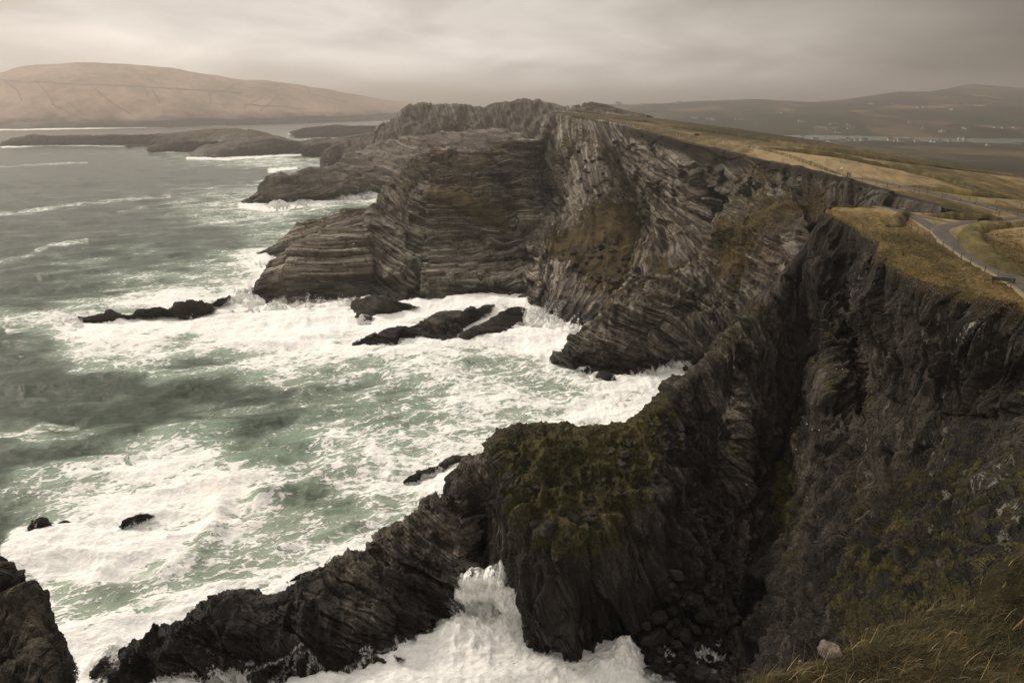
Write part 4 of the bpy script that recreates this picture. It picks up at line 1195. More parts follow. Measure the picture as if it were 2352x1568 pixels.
reef([(1054, 782, 1), (1066, 766, 4), (1095, 754, 5), (1125, 735, 6), (1150, 712, 8), (1185, 705, 8), (1215, 712, 6), (1235, 728, 2)],
     [(1058, 789), (1072, 790), (1105, 787), (1135, 780), (1160, 770), (1195, 752), (1220, 736), (1240, 734)],
     'black rock streaming with water between slab reef and grassy buttress', seed=307, amp=1.3, back_w=6)
reef([(797, 706, 1), (808, 692, 4), (830, 684, 6), (870, 682, 8), (900, 688, 7), (940, 700, 5), (965, 706, 2)],
     [(800, 714), (812, 724), (825, 742), (855, 738), (890, 726), (935, 718), (968, 712)],
     'dark ledge of rock at the foot of the banded point', seed=309, amp=1.3, back_w=6)
reef([(1328, 862, 1), (1338, 850, 3), (1350, 846, 4), (1364, 852, 2)], [(1330, 868), (1342, 872), (1356, 866), (1366, 860)],
     'left of two rocks streaming with foam below the middle crag', seed=311, amp=.7)
reef([(1366, 872, 1), (1376, 856, 3.5), (1392, 850, 4), (1406, 860, 3), (1412, 872, 1)], [(1368, 880), (1380, 886), (1394, 886), (1408, 880), (1414, 876)],
     'right of two rocks streaming with foam below the middle crag', seed=313, amp=.7)
reef([(1440, 858, 1), (1456, 850, 3), (1475, 848, 3), (1490, 856, 1)], [(1442, 864), (1458, 866), (1478, 864), (1492, 862)],
     'small wet ledge against the foot of the middle crag', seed=315, amp=.6)
reef([(1086, 884, .4), (1094, 879, 1.2), (1104, 876, 1.2), (1114, 877, .4)], [(1088, 887), (1096, 890), (1106, 888), (1116, 880)],
     'tiny rock awash alone in the middle cove', seed=317, amp=.3)
reef([(925, 1108, .5), (940, 1092, 1.8), (955, 1086, 2), (985, 1076, 1.6), (1012, 1066, 2.2), (1045, 1050, 2.8), (1070, 1047, 3), (1100, 1050, 2)],
     [(928, 1110), (944, 1112), (960, 1112), (990, 1098), (1018, 1088), (1048, 1068), (1072, 1060), (1104, 1060)],
     'narrow black reef behind the near knob of cliff', seed=319, amp=.6)
reef([(64, 1222, 1.5), (70, 1204, 4), (84, 1195, 4.6), (100, 1192, 4.6), (110, 1204, 3.4), (116, 1222, .5)], [(66, 1240), (74, 1240), (88, 1236), (104, 1230), (113, 1226), (118, 1226)],
     'blocky black rock nearest the left edge in white surf', seed=321, amp=.6)
reef([(125, 1210, 1.4), (132, 1200, 2.9), (146, 1194, 3.4), (162, 1199, 2.8), (176, 1208, 1.4)], [(126, 1216), (134, 1220), (150, 1218), (166, 1216), (178, 1214)],
     'low black rock beside the blocky one in white surf', seed=323, amp=.4)
reef([(36, 1260, 1.2), (52, 1240, 2.8), (76, 1224, 3.4), (98, 1218, 3.0), (116, 1219, 1.5)], [(40, 1272), (60, 1262), (84, 1250), (104, 1238), (118, 1228)],
     'sloping wet rock in front of the blocky black one', seed=325, amp=.4)
reef([(276, 1212, 1.6), (281, 1193, 3.8), (296, 1187, 4.2), (318, 1181, 3.8), (338, 1181, 2.6), (350, 1186, 1.3)], [(278, 1220), (285, 1222), (300, 1216), (322, 1206), (342, 1198), (352, 1192)],
     'black rock breaking out of the broad white wave', seed=327, amp=.4)
reef([(618, 1364, .8), (640, 1350, 2.0), (660, 1336, 2.8), (680, 1322, 3.4), (704, 1310, 3.6), (722, 1316, 2.0)], [(622, 1368), (646, 1364), (668, 1356), (690, 1346), (712, 1334), (728, 1326)],
     'small dark reef just off the near slab', seed=329, amp=.5)
reef([(284, 337, 2), (296, 334, 7), (306, 335, 5), (314, 337, 2)], [(285, 339), (297, 340), (307, 340), (315, 339)],
     'far black skerry beside the long low headland', seed=331, amp=1.0, group='far skerries')

# ------------------------------------------------------------------ loose blocks
M_boulder = rock_material('rock_boulder', (0.11, 0.092, 0.074), (0.042, 0.035, 0.028), (0.017, 0.014, 0.012), band=0.3, wet_z=5.0, scale=2.5, band_f=1.0)
M_pale = rock_material('rock_pale', (0.52, 0.46, 0.38), (0.34, 0.29, 0.23), (0.06, 0.05, 0.04), band=0.15, wet_z=0.1, scale=14, band_f=3.0, bump_d=0.05)


def boulder_mesh(name, seed, squash=(1, 1, 1), mat=None, sub=3, rough=0.22):
    import bmesh
    bm = bmesh.new()
    bmesh.ops.create_icosphere(bm, subdivisions=sub, radius=1.0)
    V = np.array([v.co[:] for v in bm.verts])
    r = np.random.RandomState(seed)
    # cut by random planes: an angular broken block
    for _ in range(9):
        n = r.normal(size=3); n /= np.linalg.norm(n)
        dcut = r.uniform(0.55, 0.85)
        k = V @ n
        V = np.where((k > dcut)[:, None], V - np.outer(k - dcut, n), V)
    d = fbm(V[:, 0] * 2 + seed, V[:, 1] * 2, V[:, 2] * 2, 3, seed, 0.6) * rough * 0.4
    V = V * (1 + d[:, None]) * np.array(squash)
    for v, c in zip(bm.verts, V):
        v.co = c
    me = bpy.data.meshes.new(name)
    bm.to_mesh(me); bm.free()
    at = me.attributes.new('strata', 'FLOAT', 'POINT')
    at.data.foreach_set('value', (V[:, 2] * 3 + V[:, 0]).astype(np.float32))
    at2 = me.attributes.new('tone', 'FLOAT', 'POINT')
    at2.data.foreach_set('value', np.ones(len(V), np.float32))
    me.materials.append(mat or M_boulder)
    return me


BM_ = [boulder_mesh('boulder', 400 + i, (1.0, 0.6 + 0.12 * i, 0.55 + 0.07 * (i % 4))) for i in range(6)]


def put_boulder(name, u, v, r, label, cat, group, me=None, sink=0.25, xyz=None):
    if xyz is None:
        h = hit(u, v)
        if h is None:
            return None
        loc = h[0]
    else:
        loc = Vector(xyz)
    o = bpy.data.objects.new(name, me or random.choice(BM_))
    COL.objects.link(o)
    o.location = (loc.x, loc.y, loc.z + r * (0.5 - sink))
    o.rotation_euler = (random.uniform(-.5, .5), random.uniform(-.5, .5), random.uniform(0, 6.28))
    o.scale = (r, r, r)
    tag(o, label, cat, group)
    return o


ORD = ['first', 'second', 'third', 'fourth', 'fifth', 'sixth', 'seventh', 'eighth', 'ninth', 'tenth', 'eleventh', 'twelfth', 'thirteenth', 'fourteenth', 'fifteenth',
       'sixteenth', 'seventeenth', 'eighteenth', 'nineteenth', 'twentieth']
CROWD = {}


def single_out(items, rows, cols, where):
    """items: (object, u, v, words); each gets row and column words and its turn from the left"""
    items = [i for i in items if i[0] is not None]
    vs_ = sorted(i[2] for i in items); cells = {}
    for it in items:
        r = min(len(rows) - 1, int(len(rows) * vs_.index(it[2]) / len(vs_)))
        cells.setdefault(r, []).append(it)
    for r, L_ in cells.items():
        L_.sort(key=lambda i: i[1])
        for c in range(len(cols)):
            a = L_[len(L_) * c // len(cols): len(L_) * (c + 1) // len(cols)]
            for j, it in enumerate(a):
                spot = (rows[r] + ' ' + cols[c]).strip()
                it[0]['label'] = '%s, %s from left, %s of %s' % (it[3], ORD[min(j, 19)], spot, where)


def inside(u, v, poly):
    c = False; n = len(poly)
    for i in range(n):
        x1, y1 = poly[i]; x2, y2 = poly[i - 1]
        if (y1 > v) != (y2 > v) and u < (x2 - x1) * (v - y1) / (y2 - y1) + x1:
            c = not c
    return c


chute = [(1590, 1110), (1625, 1120), (1645, 1230), (1650, 1320), (1640, 1400), (1665, 1470), (1690, 1568), (1620, 1568), (1530, 1540), (1480, 1480), (1475, 1440), (1530, 1400), (1535, 1330), (1580, 1290), (1585, 1200)]
n = 0
placed = []
for _ in range(2500):
    u = random.uniform(1465, 1700); v = random.uniform(1100, 1590)
    if not inside(u, v, chute):
        continue
    big = 1.0 if v < 1300 else 1.45
    r = random.choice([0.6, 0.8, 0.9, 1.1, 1.4, 1.9]) * big
    rp = r * 13 
    if any((u - a) ** 2 + (v - b) ** 2 < (0.62 * (rp + c)) ** 2 for a, b, c in placed):
        continue
    if v > 1440:
        o = put_boulder('boulder', u, v, r, 'dark wet boulder on the beach at the foot of the near cove', 'boulder', 'boulders on the beach of the near cove')
    else:
        o = put_boulder('boulder', u, v, r, 'grey block in the rockfall chute under the near cliff', 'boulder', 'fallen blocks in the chute')
    if o:
        placed.append((u, v, rp)); n += 1
        CROWD.setdefault('beach' if v > 1440 else 'chute', []).append((o, u, v, ('large' if r > 1.5 else 'small') + (' wet boulder' if v > 1440 else ' grey block')))
# rounded black rocks with white water between them
for _ in range(700):
    u = random.uniform(1480, 1720); v = random.uniform(1455, 1600)
    if v < 1455 + (u - 1480) * 0.42 or v > 1500 + (u - 1480) * 0.55:
        continue
    r = random.uniform(0.5, 1.2); rp = r * 12
    if any((u - a) ** 2 + (v - b) ** 2 < (0.8 * (rp + c)) ** 2 for a, b, c in placed):
        continue
    w = at_z(u, v, 0.6)
    o = put_boulder('boulder', u, v, r, 'round black rock with white water lapping round it', 'boulder', 'round rocks in the wash at the beach edge', xyz=w)
    placed.append((u, v, rp))
    CROWD.setdefault('wash', []).append((o, u, v, 'round black rock'))

# big broken blocks on the lip of the grassy bench, each one plain to see
for u, v, r, lab, sq in [
        (1262, 1217, 3.0, 'largest grey squared block perched on the lip of the grassy bench', (1.0, .7, .75)),
        (1312, 1195, 2.5, 'tilted block flecked with white lichen right of the largest block', (1.0, .7, .8)),
        (1228, 1205, 1.6, 'rounded block wedged left of the largest block on the grassy bench', (1, .8, .7)),
        (1213, 1198, 0.7, 'small pale block at the left corner of the grassy bench', (1, .8, .8)),
        (1238, 1225, 1.6, 'cracked block hanging below the left corner of the grassy bench', (1, .8, .7)),
        (1302, 1238, 1.1, 'narrow block lodged under the two large blocks', (.6, .6, 1)),
        (1352, 1195, 1.7, 'flat mossy block at the right end of the lip of the bench', (1, .8, .4)),
        (1445, 1022, 1.3, 'pale square block below the knobbly ridge', (1, .8, .8)),
        (1436, 1045, 1.7, 'lichen white block in the middle of the upper grassy bench', (1, .8, .6)),
        (1428, 1068, 1.6, 'wedge of rock just below the lichen white block', (1, .7, .6)),
        (1228, 1120, 1.6, 'dark flat stone half sunk in the left of the grassy bench', (1, .7, .5)),
        (1352, 1143, 1.2, 'dark low stone in the centre of the grassy bench', (1, .7, .5)),
        (1208, 1155, 1.1, 'upright grey stone by the left edge of the grassy bench', (.6, .5, 1)),
        (1298, 1118, 1.0, 'brown stone between tussocks on the grassy bench', (.7, .6, .6)),
        (1385, 1108, 1.4, 'mossy stone low in the right half of the grassy bench', (1, .7, .5))]:
    put_boulder('rock_block', u, v, r * 0.8, lab, 'rock', 'broken blocks on the grassy bench', me=boulder_mesh('rock_block', int(u + v), sq), sink=0.3)
bench_poly = [(1180, 1060), (1235, 1045), (1360, 1030), (1500, 1030), (1520, 1090), (1430, 1160), (1380, 1200), (1330, 1200), (1220, 1180), (1190, 1140)]
k = 0
while k < 70:
    u = random.uniform(1170, 1540); v = random.uniform(1025, 1230)
    if inside(u, v, bench_poly):
        rr = random.choice([.25, .3, .4, .55, .8])
        o = put_boulder('stone', u, v, rr, 'small stone lying in the turf of the near grassy bench', 'stone', 'stones in the turf of the near bench', sink=0.55)
        CROWD.setdefault('bench', []).append((o, u, v, 'small stone' if rr < .5 else 'stone'))
        k += 1
gs = [(1255, 580), (1340, 555), (1400, 530), (1455, 600), (1480, 640), (1440, 670), (1380, 660), (1320, 620)]
k = 0
while k < 60:
    u = random.uniform(1250, 1490); v = random.uniform(520, 690)
    if inside(u, v, gs):
        rr = random.choice([.7, .9, 1.2, 1.8, 2.4])
        o = put_boulder('stone', u, v, rr, 'grey stone scattered on the grass slope of the far buttress', 'stone', 'stones on the grass slope of the buttress', sink=0.25)
        CROWD.setdefault('slope', []).append((o, u, v, 'small stone' if rr < 1 else 'large stone' if rr > 1.5 else 'stone'))
        k += 1
for (u, v) in [(1340, 385), (1345, 372), (1352, 400), (1362, 372), (1378, 366), (1385, 400), (1395, 415), (1330, 350), (1412, 330), (1365, 430), (1375, 450), (1350, 440), (1490, 480), (1480, 465), (1446, 520)]:
    o = put_boulder('stone', u, v, random.uniform(1.0, 2.4), 'pale stone caught in the grassy gully below the lookout', 'stone', 'stones in the gully below the lookout')
    CROWD.setdefault('gully', []).append((o, u, v, 'pale stone'))
T3 = ['top', 'upper middle', 'lower middle', 'bottom']
for k_, c_, w_ in (('chute', ['left', 'middle', 'right'], 'the rockfall chute'), ('beach', ['left', 'right'], 'the near boulder beach'), ('wash', ['left', 'right'], 'the beach wash'),
                   ('bench', ['left', 'middle', 'right'], 'the near grassy bench'), ('slope', ['left', 'middle', 'right'], 'the buttress grass'), ('gully', ['left', 'right'], 'the lookout gully')):
    single_out(CROWD.get(k_, []), T3, c_, w_)

# ------------------------------------------------------------------ roads
M_road, rb = new_mat('asphalt')
_n = rb.noise(rb.pos, 0.5, 6, 0.65); _n2 = rb.noise(rb.pos, 6.0, 5, 0.7)
_c = rb.ramp(rb.m('ADD', rb.m('MULTIPLY', _n, 0.7), rb.m('MULTIPLY', _n2, 0.3)), [(0.38, (0.034, 0.029, 0.023)), (0.62, (0.074, 0.062, 0.050))])
_e = rb.step(rb.m('ADD', rb.attr('edge'), rb.m('MULTIPLY', rb.m('SUBTRACT', _n2, 0.5), 0.8)), 0.62, 0.9)
_c = rb.mix(_e, _c, (0.16, 0.125, 0.075))
rb.out(_c, 0.9, 0.25, rb.bump(_n2, 0.5, 0.05))


def world_path(pts, step_):
    W = []
    for u, v in pts:
        h = hit(u, v)
        if h is not None:
            W.append(h[0])
    out = [W[0]]
    # Catmull-Rom through the surveyed points
    for i in range(len(W) - 1):
        p0 = W[max(0, i - 1)]; p1 = W[i]; p2 = W[i + 1]; p3 = W[min(len(W) - 1, i + 2)]
        n = max(1, int((p2 - p1).length / step_))
        for k in range(1, n + 1):
            t = k / n
            q = 0.5 * ((2 * p1) + (p2 - p0) * t + (2 * p0 - 5 * p1 + 4 * p2 - p3) * t * t + (3 * p1 - p0 - 3 * p2 + p3) * t ** 3)
            out.append(q)
    return [Vector((q.x, q.y, ground(q.x, q.y))) for q in out]


def smooth_z(W, n=6):
    z = [w.z for w in W]
    for i, w in enumerate(W):
        a, b = max(0, i - n), min(len(W), i + n + 1)
        w.z = sum(z[a:b]) / (b - a)
    return W


def road(name, pts, w, step_=1.2):
    W = smooth_z(world_path(pts, step_), 4)
    rows, ed = [], []
    for i, p in enumerate(W):
        a = W[max(0, i - 1)]; b = W[min(len(W) - 1, i + 1)]
        d = (b - a); nrm = Vector((-d.y, d.x, 0)).normalized()
        ww = w[0] + (w[1] - w[0]) * i / max(1, len(W) - 1) if isinstance(w, tuple) else w
        r = []
        for t in (-1, -.8, -.4, 0, .4, .8, 1):
            jit = random.uniform(-.12, .12) if abs(t) == 1 else 0
            q = p + nrm * ((t + jit) * ww / 2)
            zg = ground(q.x, q.y)
            r.append((q.x, q.y, max(zg + 0.05, p.z + 0.16) if abs(t) < 1 else zg - 0.03))
        rows.append(r); ed.append([1, .8, .2, 0, .2, .8, 1])
    o = mesh_grid(name, np.array(rows), {'edge': np.array(ed, float)}, M_road, kind='structure', smooth_=True)
    return o


road('road', [(2420, 706), (2352, 655), (2310, 632), (2262, 608), (2220, 582), (2190, 562), (2168, 543), (2160, 530), (2180, 520), (2230, 512), (2300, 506), (2400, 500)], 3.7)
road('path', [(2158, 534), (2130, 518), (2105, 503), (2090, 493), (2070, 487), (2040, 480), (2012, 474)], (3.6, 2.4))
road('road', [(1935, 406), (1965, 410), (2010, 418), (2060, 428), (2110, 439), (2160, 451), (2220, 465), (2290, 484), (2420, 515)], 4.2)
road('path', [(2095, 494), (2140, 504), (2180, 511), (2215, 514)], 2.2)
road('path', [(1390, 271), (1420, 277), (1470, 285), (1540, 298), (1600, 311)], 3.0, 4)

# ------------------------------------------------------------------ turf banks
M_bank = grass_material('turf_bank', (0.018, 0.016, 0.008), (0.050, 0.042, 0.018), (0.13, 0.10, 0.042), scale=2.0, bump_d=0.3)
M_bank2 = grass_material('turf_bank_green', (0.028, 0.026, 0.010), (0.075, 0.062, 0.026), (0.17, 0.13, 0.055), scale=2.0, bump_d=0.3)


def bank(pts, w, h, label, step_=0.9, mat=None, seed=1, group='turf banks between the fields'):
    W = world_path(pts, step_)
    rows = []
    for i, p in enumerate(W):
        a = W[max(0, i - 1)]; b = W[min(len(W) - 1, i + 1)]
        d = (b - a); nrm = Vector((-d.y, d.x, 0)).normalized()
        e = min(1, 3 * i / len(W), 3 * (len(W) - 1 - i) / len(W)) ** .7
        r = []
        for t in (-1, -.8, -.55, -.3, 0, .3, .55, .8, 1):
            q = p + nrm * (t * w / 2)
            zz = ground(q.x, q.y) - 0.1 + h * (0.05 + 0.95 * e) * math.cos(t * math.pi / 2) ** 0.6
            r.append((q.x, q.y, zz))
        rows.append(r)
    P = np.array(rows)
    n = fbm(P[..., 0] * 0.5, P[..., 1] * 0.5, P[..., 2] * 0.5, 4, seed, 0.6)
    n2_ = vnoise(P[..., 0] * 2.3, P[..., 1] * 2.3, P[..., 2] * 2, seed + 7)
    P[..., 2] += (n * 1.5 + n2_ * 0.35) * h * 0.35 * np.array([0, .6, 1, 1, 1, 1, 1, .6, 0])[None]
    P[..., 0] += vnoise(P[..., 0] * .6, P[..., 1] * .6, P[..., 2], seed + 3) * h * 0.2
    o = mesh_grid('turf_bank', P, {'field': np.full(P.shape[:2], .5), 'peat': np.zeros(P.shape[:2])}, mat or M_bank)
    tag(o, label, 'bank', group)
    return o


bank([(2052, 522), (2062, 508), (2075, 497), (2085, 492)], 3.2, 1.5, 'short tall turf mound at the start of the cliff path', .5, seed=1)
bank([(2135, 494), (2170, 500), (2210, 503), (2260, 506), (2306, 508)], 3.4, 1.5, 'dark low turf bank behind the road fork', .6, seed=2)
bank([(2360, 515), (2300, 520), (2255, 526), (2232, 536), (2228, 552), (2240, 572), (2270, 596), (2310, 618), (2370, 640)], 4.0, 1.7, 'curved turf bank ringing the small green field beside the road', .7, M_bank2, 3)
bank([(1388, 272), (1487, 281), (1566, 296), (1715, 316), (1860, 341), (2022, 367), (2180, 388), (2352, 409)], 5.0, 1.8, 'long dark bank crossing the upper brown fields', 2.5, seed=4)
bank([(1742, 338), (1850, 352), (1935, 364), (2066, 390), (2150, 405)], 4.0, 1.6, 'dark bank along the top of the golden field', 2.0, seed=5)
bank([(2066, 388), (2120, 404), (2180, 418), (2235, 436), (2299, 446)], 3.6, 1.6, 'bank with a dark ditch running down between golden fields', 1.4, seed=6)
bank([(1720, 336), (1800, 356), (1860, 376), (1920, 397), (1945, 405)], 2.4, 0.9, 'low pale earth bank beside the clifftop fence', 1.6, M_bank2, 7)
bank([(2080, 428), (2150, 438), (2230, 450), (2352, 458)], 3.4, 1.3, 'brown bank above the upper road', 1.2, M_bank2, 8)

# ------------------------------------------------------------------ fences
M_post = plain('weathered_wood', (0.10, 0.082, 0.062), 0.9)
M_pale_post = plain('pale_wood', (0.42, 0.38, 0.31), 0.9)
M_wire = plain('fence_wire', (0.09, 0.085, 0.08), 0.6)
pv_, pf_ = box_vf(0, 0, 0.5, 0.13, 0.13, 1.1, 0.85)
POST = {id(M_post): me_from('post', pv_, pf_, M_post), id(M_pale_post): me_from('post', pv_, pf_, M_pale_post)}


def fence(pts, spacing, h, label, mat, rails=3, group='post fences along the cliff top', fat=1.0, rail_r=0.012):
    W = world_path(pts, 0.5 if spacing < 4 else 1.0)
    keep = [W[0]]; acc = 0
    for a, b in zip(W[:-1], W[1:]):
        acc += (b - a).length
        if acc >= spacing:
            keep.append(b); acc = 0
    root = empty('fence', keep[0])
    tag(root, label, 'fence', group)
    for p in keep:
        q = p - keep[0]
        part('post', POST[id(mat)], root, q, (random.uniform(-.05, .05), random.uniform(-.05, .05), random.uniform(0, 3)), (fat, fat, h * random.uniform(.93, 1.07)))
    for r in range(rails):
        zz = h * (0.95 - 0.28 * r)
        V, F = [], []
        for p in keep:
            q = p - keep[0]
            n = len(V)
            V += [(q.x - rail_r, q.y, q.z + zz), (q.x + rail_r, q.y, q.z + zz - rail_r), (q.x, q.y + rail_r, q.z + zz + rail_r)]
            if n:
                for k in range(3):
                    F.append((n - 3 + k, n - 3 + (k + 1) % 3, n + (k + 1) % 3, n + k))
        part('wire', me_from('wire', V, F, M_wire), root)
    return root


fence([(2003, 470), (2030, 475), (2060, 481), (2088, 489)], 1.9, 1.15, 'dark railing beside the lookout path above the notch', M_post, 3, fat=1.3, rail_r=0.03)
fence([(2081, 485), (2110, 489), (2160, 492), (2230, 496), (2303, 500)], 4.5, 1.2, 'fence behind the dark bank at the road fork', M_post, 2)
fence([(2092, 530), (2124, 548), (2160, 571), (2190, 588), (2230, 612), (2275, 634), (2330, 668), (2400, 700)], 3.6, 1.15, 'roadside fence between the road and the near cliff edge', M_post, 2, fat=.8)
fence([(1945, 413), (2000, 423), (2050, 432), (2100, 442), (2141, 451), (2198, 462), (2263, 477), (2352, 500)], 4.2, 1.15, 'fence along the seaward side of the upper road', M_post, 3)
fence([(1300, 262), (1380, 272), (1430, 284), (1478, 297), (1560, 312)], 6.5, 1.3, 'pale post fence around the lookout at the far headland', M_pale_post, 2, fat=1.6)
fence([(1560, 314), (1640, 326), (1715, 340), (1800, 362), (1870, 384), (1940, 406)], 5.5, 1.2, 'fence following the dark peat edge of the golden field', M_pale_post, 2, fat=1.2)
fence([(2245, 533), (2300, 525), (2360, 520)], 3.2, 1.1, 'fence along the top of the curved bank', M_post, 2)
fence([(2110, 447), (2170, 455), (2240, 464), (2352, 480)], 5.0, 1.1, 'fence on the landward side of the upper road', M_post, 2)

# ------------------------------------------------------------------ benches, sign
M_black_wood = plain('tarred_wood', (0.022, 0.020, 0.019), 0.8)
M_light_wood = plain('bleached_wood', (0.34, 0.30, 0.24), 0.85)


def bench(u, v, rz, label, mat, L_=2.0, back=True, group=None, s=1.0):
    h = hit(u, v)
    root = empty('bench', (h[0].x, h[0].y, ground(h[0].x, h[0].y)), rz)
    tag(root, label, 'bench', group)
    for k in range(3):
        part('seat_slat', me_from('seat_slat', *box_vf(0, -0.16 + 0.16 * k, 0.45 * s, L_, 0.13, 0.04), mat), root)
    if back:
        for k in range(3):
            part('back_slat', me_from('back_slat', *box_vf(0, 0.27 + 0.03 * k, (0.58 + 0.15 * k) * s, L_, 0.03, 0.12), mat), root)
    for sx in (-1, 1):
        part('leg', me_from('leg', *box_vf(sx * L_ * 0.42, -0.16, 0.2 * s, 0.09, 0.09, 0.5), mat), root)
        part('leg', me_from('leg', *box_vf(sx * L_ * 0.42, 0.24, 0.42 * s, 0.09, 0.09, 0.95 if back else 0.5), mat), root)
        part('armrest', me_from('armrest', *box_vf(sx * L_ * 0.46, 0.02, 0.66 * s, 0.07, 0.5, 0.05), mat), root) if back else None
    return root


bench(2302, 652, R(148), 'black slatted bench beside the road near the cliff edge', M_black_wood, 2.6)
bench(2256, 511, R(175), 'small dark bench at the road fork in front of the low bank', M_black_wood, 2.0)
bench(2008, 413, R(160), 'pale backless bench in the golden grass above the upper road', M_light_wood, 2.6, back=False)
bench(2076, 486, R(150), 'pale low bench inside the lookout railing', M_light_wood, 1.8, back=False)

M_white = plain('white_paint', (0.72, 0.70, 0.66), 0.7, var=0.08)
hh = hit(1932, 397)
sg = empty('marker_post', (hh[0].x, hh[0].y, ground(hh[0].x, hh[0].y)))
tag(sg, 'white topped marker post at the bend of the upper road', 'marker post')
part('post', me_from('post', *box_vf(0, 0, 0.6, 0.16, 0.16, 1.2), M_post), sg)
part('cap', me_from('cap', *box_vf(0, 0, 1.45, 0.55, 0.35, 0.55, .8), M_white), sg)

# ------------------------------------------------------------------ people
M_skin = plain('skin', (0.42, 0.27, 0.20), 0.6, var=0.05)
CL = {'black': plain('black_jacket', (0.02, 0.02, 0.022), .8), 'red': plain('red_jacket', (0.45, 0.07, 0.05), .8), 'blue': plain('blue_jacket', (0.04, 0.07, 0.16), .8),
      'grey': plain('grey_jacket', (0.12, 0.12, 0.12), .8), 'white': plain('white_jacket', (0.7, 0.68, 0.65), .8), 'yellow': plain('yellow_jacket', (0.65, 0.42, 0.05), .8)}
M_hair = plain('hair', (0.03, 0.022, 0.016), .7)


def tube(rings, seg=10):                    # rings: (x, y, z, rx, ry)
    V, F = [], []
    for (x, y, z, rx, ry) in rings:
        for k in range(seg):
            a = 2 * math.pi * k / seg
            V.append((x + rx * math.cos(a), y + ry * math.sin(a), z))
    for i in range(len(rings) - 1):
        for k in range(seg):
            a = i * seg + k; b = i * seg + (k + 1) % seg
            F.append((a, b, b + seg, a + seg))
    F.append(tuple(range(seg))[::-1]); F.append(tuple((len(rings) - 1) * seg + k for k in range(seg)))
    return V, F


def skin_body():
    """one continuous figure grown round a skeleton"""
    J = [(0, 0, .95, .13), (0, 0, 1.15, .115), (0, .01, 1.36, .135), (0, 0, 1.47, .055), (0, -.01, 1.60, .092), (0, -.01, 1.69, .075),
         (.09, 0, .88, .085), (.10, -.05, .48, .055), (.11, .02, .09, .04), (.11, -.12, .04, .038),
         (-.09, 0, .88, .085), (-.10, .06, .48, .055), (-.11, .12, .09, .04), (-.11, -.01, .04, .038),
         (.19, 0, 1.40, .055), (.25, .03, 1.13, .042), (.24, -.08, .90, .032), (.24, -.10, .82, .03),
         (-.19, 0, 1.40, .055), (-.25, .03, 1.13, .042), (-.24, -.08, .90, .032), (-.24, -.10, .82, .03)]
    E = [(0, 1), (1, 2), (2, 3), (3, 4), (4, 5), (0, 6), (6, 7), (7, 8), (8, 9), (0, 10), (10, 11), (11, 12), (12, 13), (2, 14), (14, 15), (15, 16), (16, 17), (2, 18), (18, 19), (19, 20), (20, 21)]
    me = bpy.data.meshes.new('body')
    me.from_pydata([j[:3] for j in J], E, [])
    o = bpy.data.objects.new('body_source', me)
    COL.objects.link(o)
    m = o.modifiers.new('skin', 'SKIN')
    for i, j in enumerate(J):
        me.skin_vertices[0].data[i].radius = (j[3], j[3] * (0.75 if i in (0, 1, 2) else 1))
    me.skin_vertices[0].data[0].use_root = True
    sb = o.modifiers.new('sub', 'SUBSURF'); sb.levels = 1; sb.render_levels = 1
    dg = bpy.context.evaluated_depsgraph_get()
    me2 = bpy.data.meshes.new_from_object(o.evaluated_get(dg))
    me2.name = 'body'
    bpy.data.objects.remove(o)
    me2.materials.clear()
    return me2


BODY = skin_body()


def body_for(jacket):
    me = BODY.copy()
    me.materials.append(M_skin); me.materials.append(CL[jacket]); me.materials.append(CL['black'])
    for p in me.polygons:
        c = p.center
        if c.z > 1.49 or (abs(c.x) > .2 and c.z < .88):
            p.material_index = 0
        elif c.z > .86:
            p.material_index = 1
        else:
            p.material_index = 2
    me.polygons.foreach_set('use_smooth', [True] * len(me.polygons))
    return me


HAIR = me_from('hair', *tube([(0, .015, 1.56, .085, .09), (0, .015, 1.64, .10, .105), (0, .01, 1.71, .09, .095), (0, .005, 1.755, .05, .055)]), M_hair, True)


def person(u, v, rz, jacket, label, group=None, s=1.0):
    h = hit(u, v)
    if h is None:
        return
    root = empty('person', (h[0].x, h[0].y, ground(h[0].x, h[0].y)), rz)
    root.scale = (s, s, s)
    tag(root, label, 'person', group)
    part('body', body_for(jacket), root)
    part('hair', HAIR, root)


person(2002, 474, 0.4, 'black', 'person in a dark coat standing at the end of the railing')
person(2009, 474, 2.2, 'grey', 'person in grey looking over the railing beside another walker')
person(2082, 485, 1.2, 'red', 'person in a red jacket near the pale low bench')
person(1946, 408, 0.2, 'black', 'person in black at the bend of the upper road')
person(1951, 409, 2.9, 'blue', 'person in blue close behind a walker at the road bend')
person(1483, 301, 0.5, 'black', 'person in black beside the fence halfway along the far cliff')
person(1489, 302, 2.5, 'grey', 'person in grey next to a walker in black on the far cliff')
person(1282, 265, 1.0, 'yellow', 'person in a yellow jacket at the far lookout')
person(1320, 268, 1.5, 'blue', 'person in blue behind the far lookout fence')
person(1722, 341, 1.5, 'black', 'lone person in black by the pale earth bank')

# ------------------------------------------------------------------ houses
M_wall = plain('limewash', (0.50, 0.46, 0.40), 0.85, var=0.06)
M_wall2 = plain('grey_render', (0.36, 0.34, 0.31), 0.85, var=0.06)
M_slate = plain('slate', (0.06, 0.06, 0.062), 0.7)
M_glass = plain('window_glass', (0.03, 0.035, 0.04), 0.2)


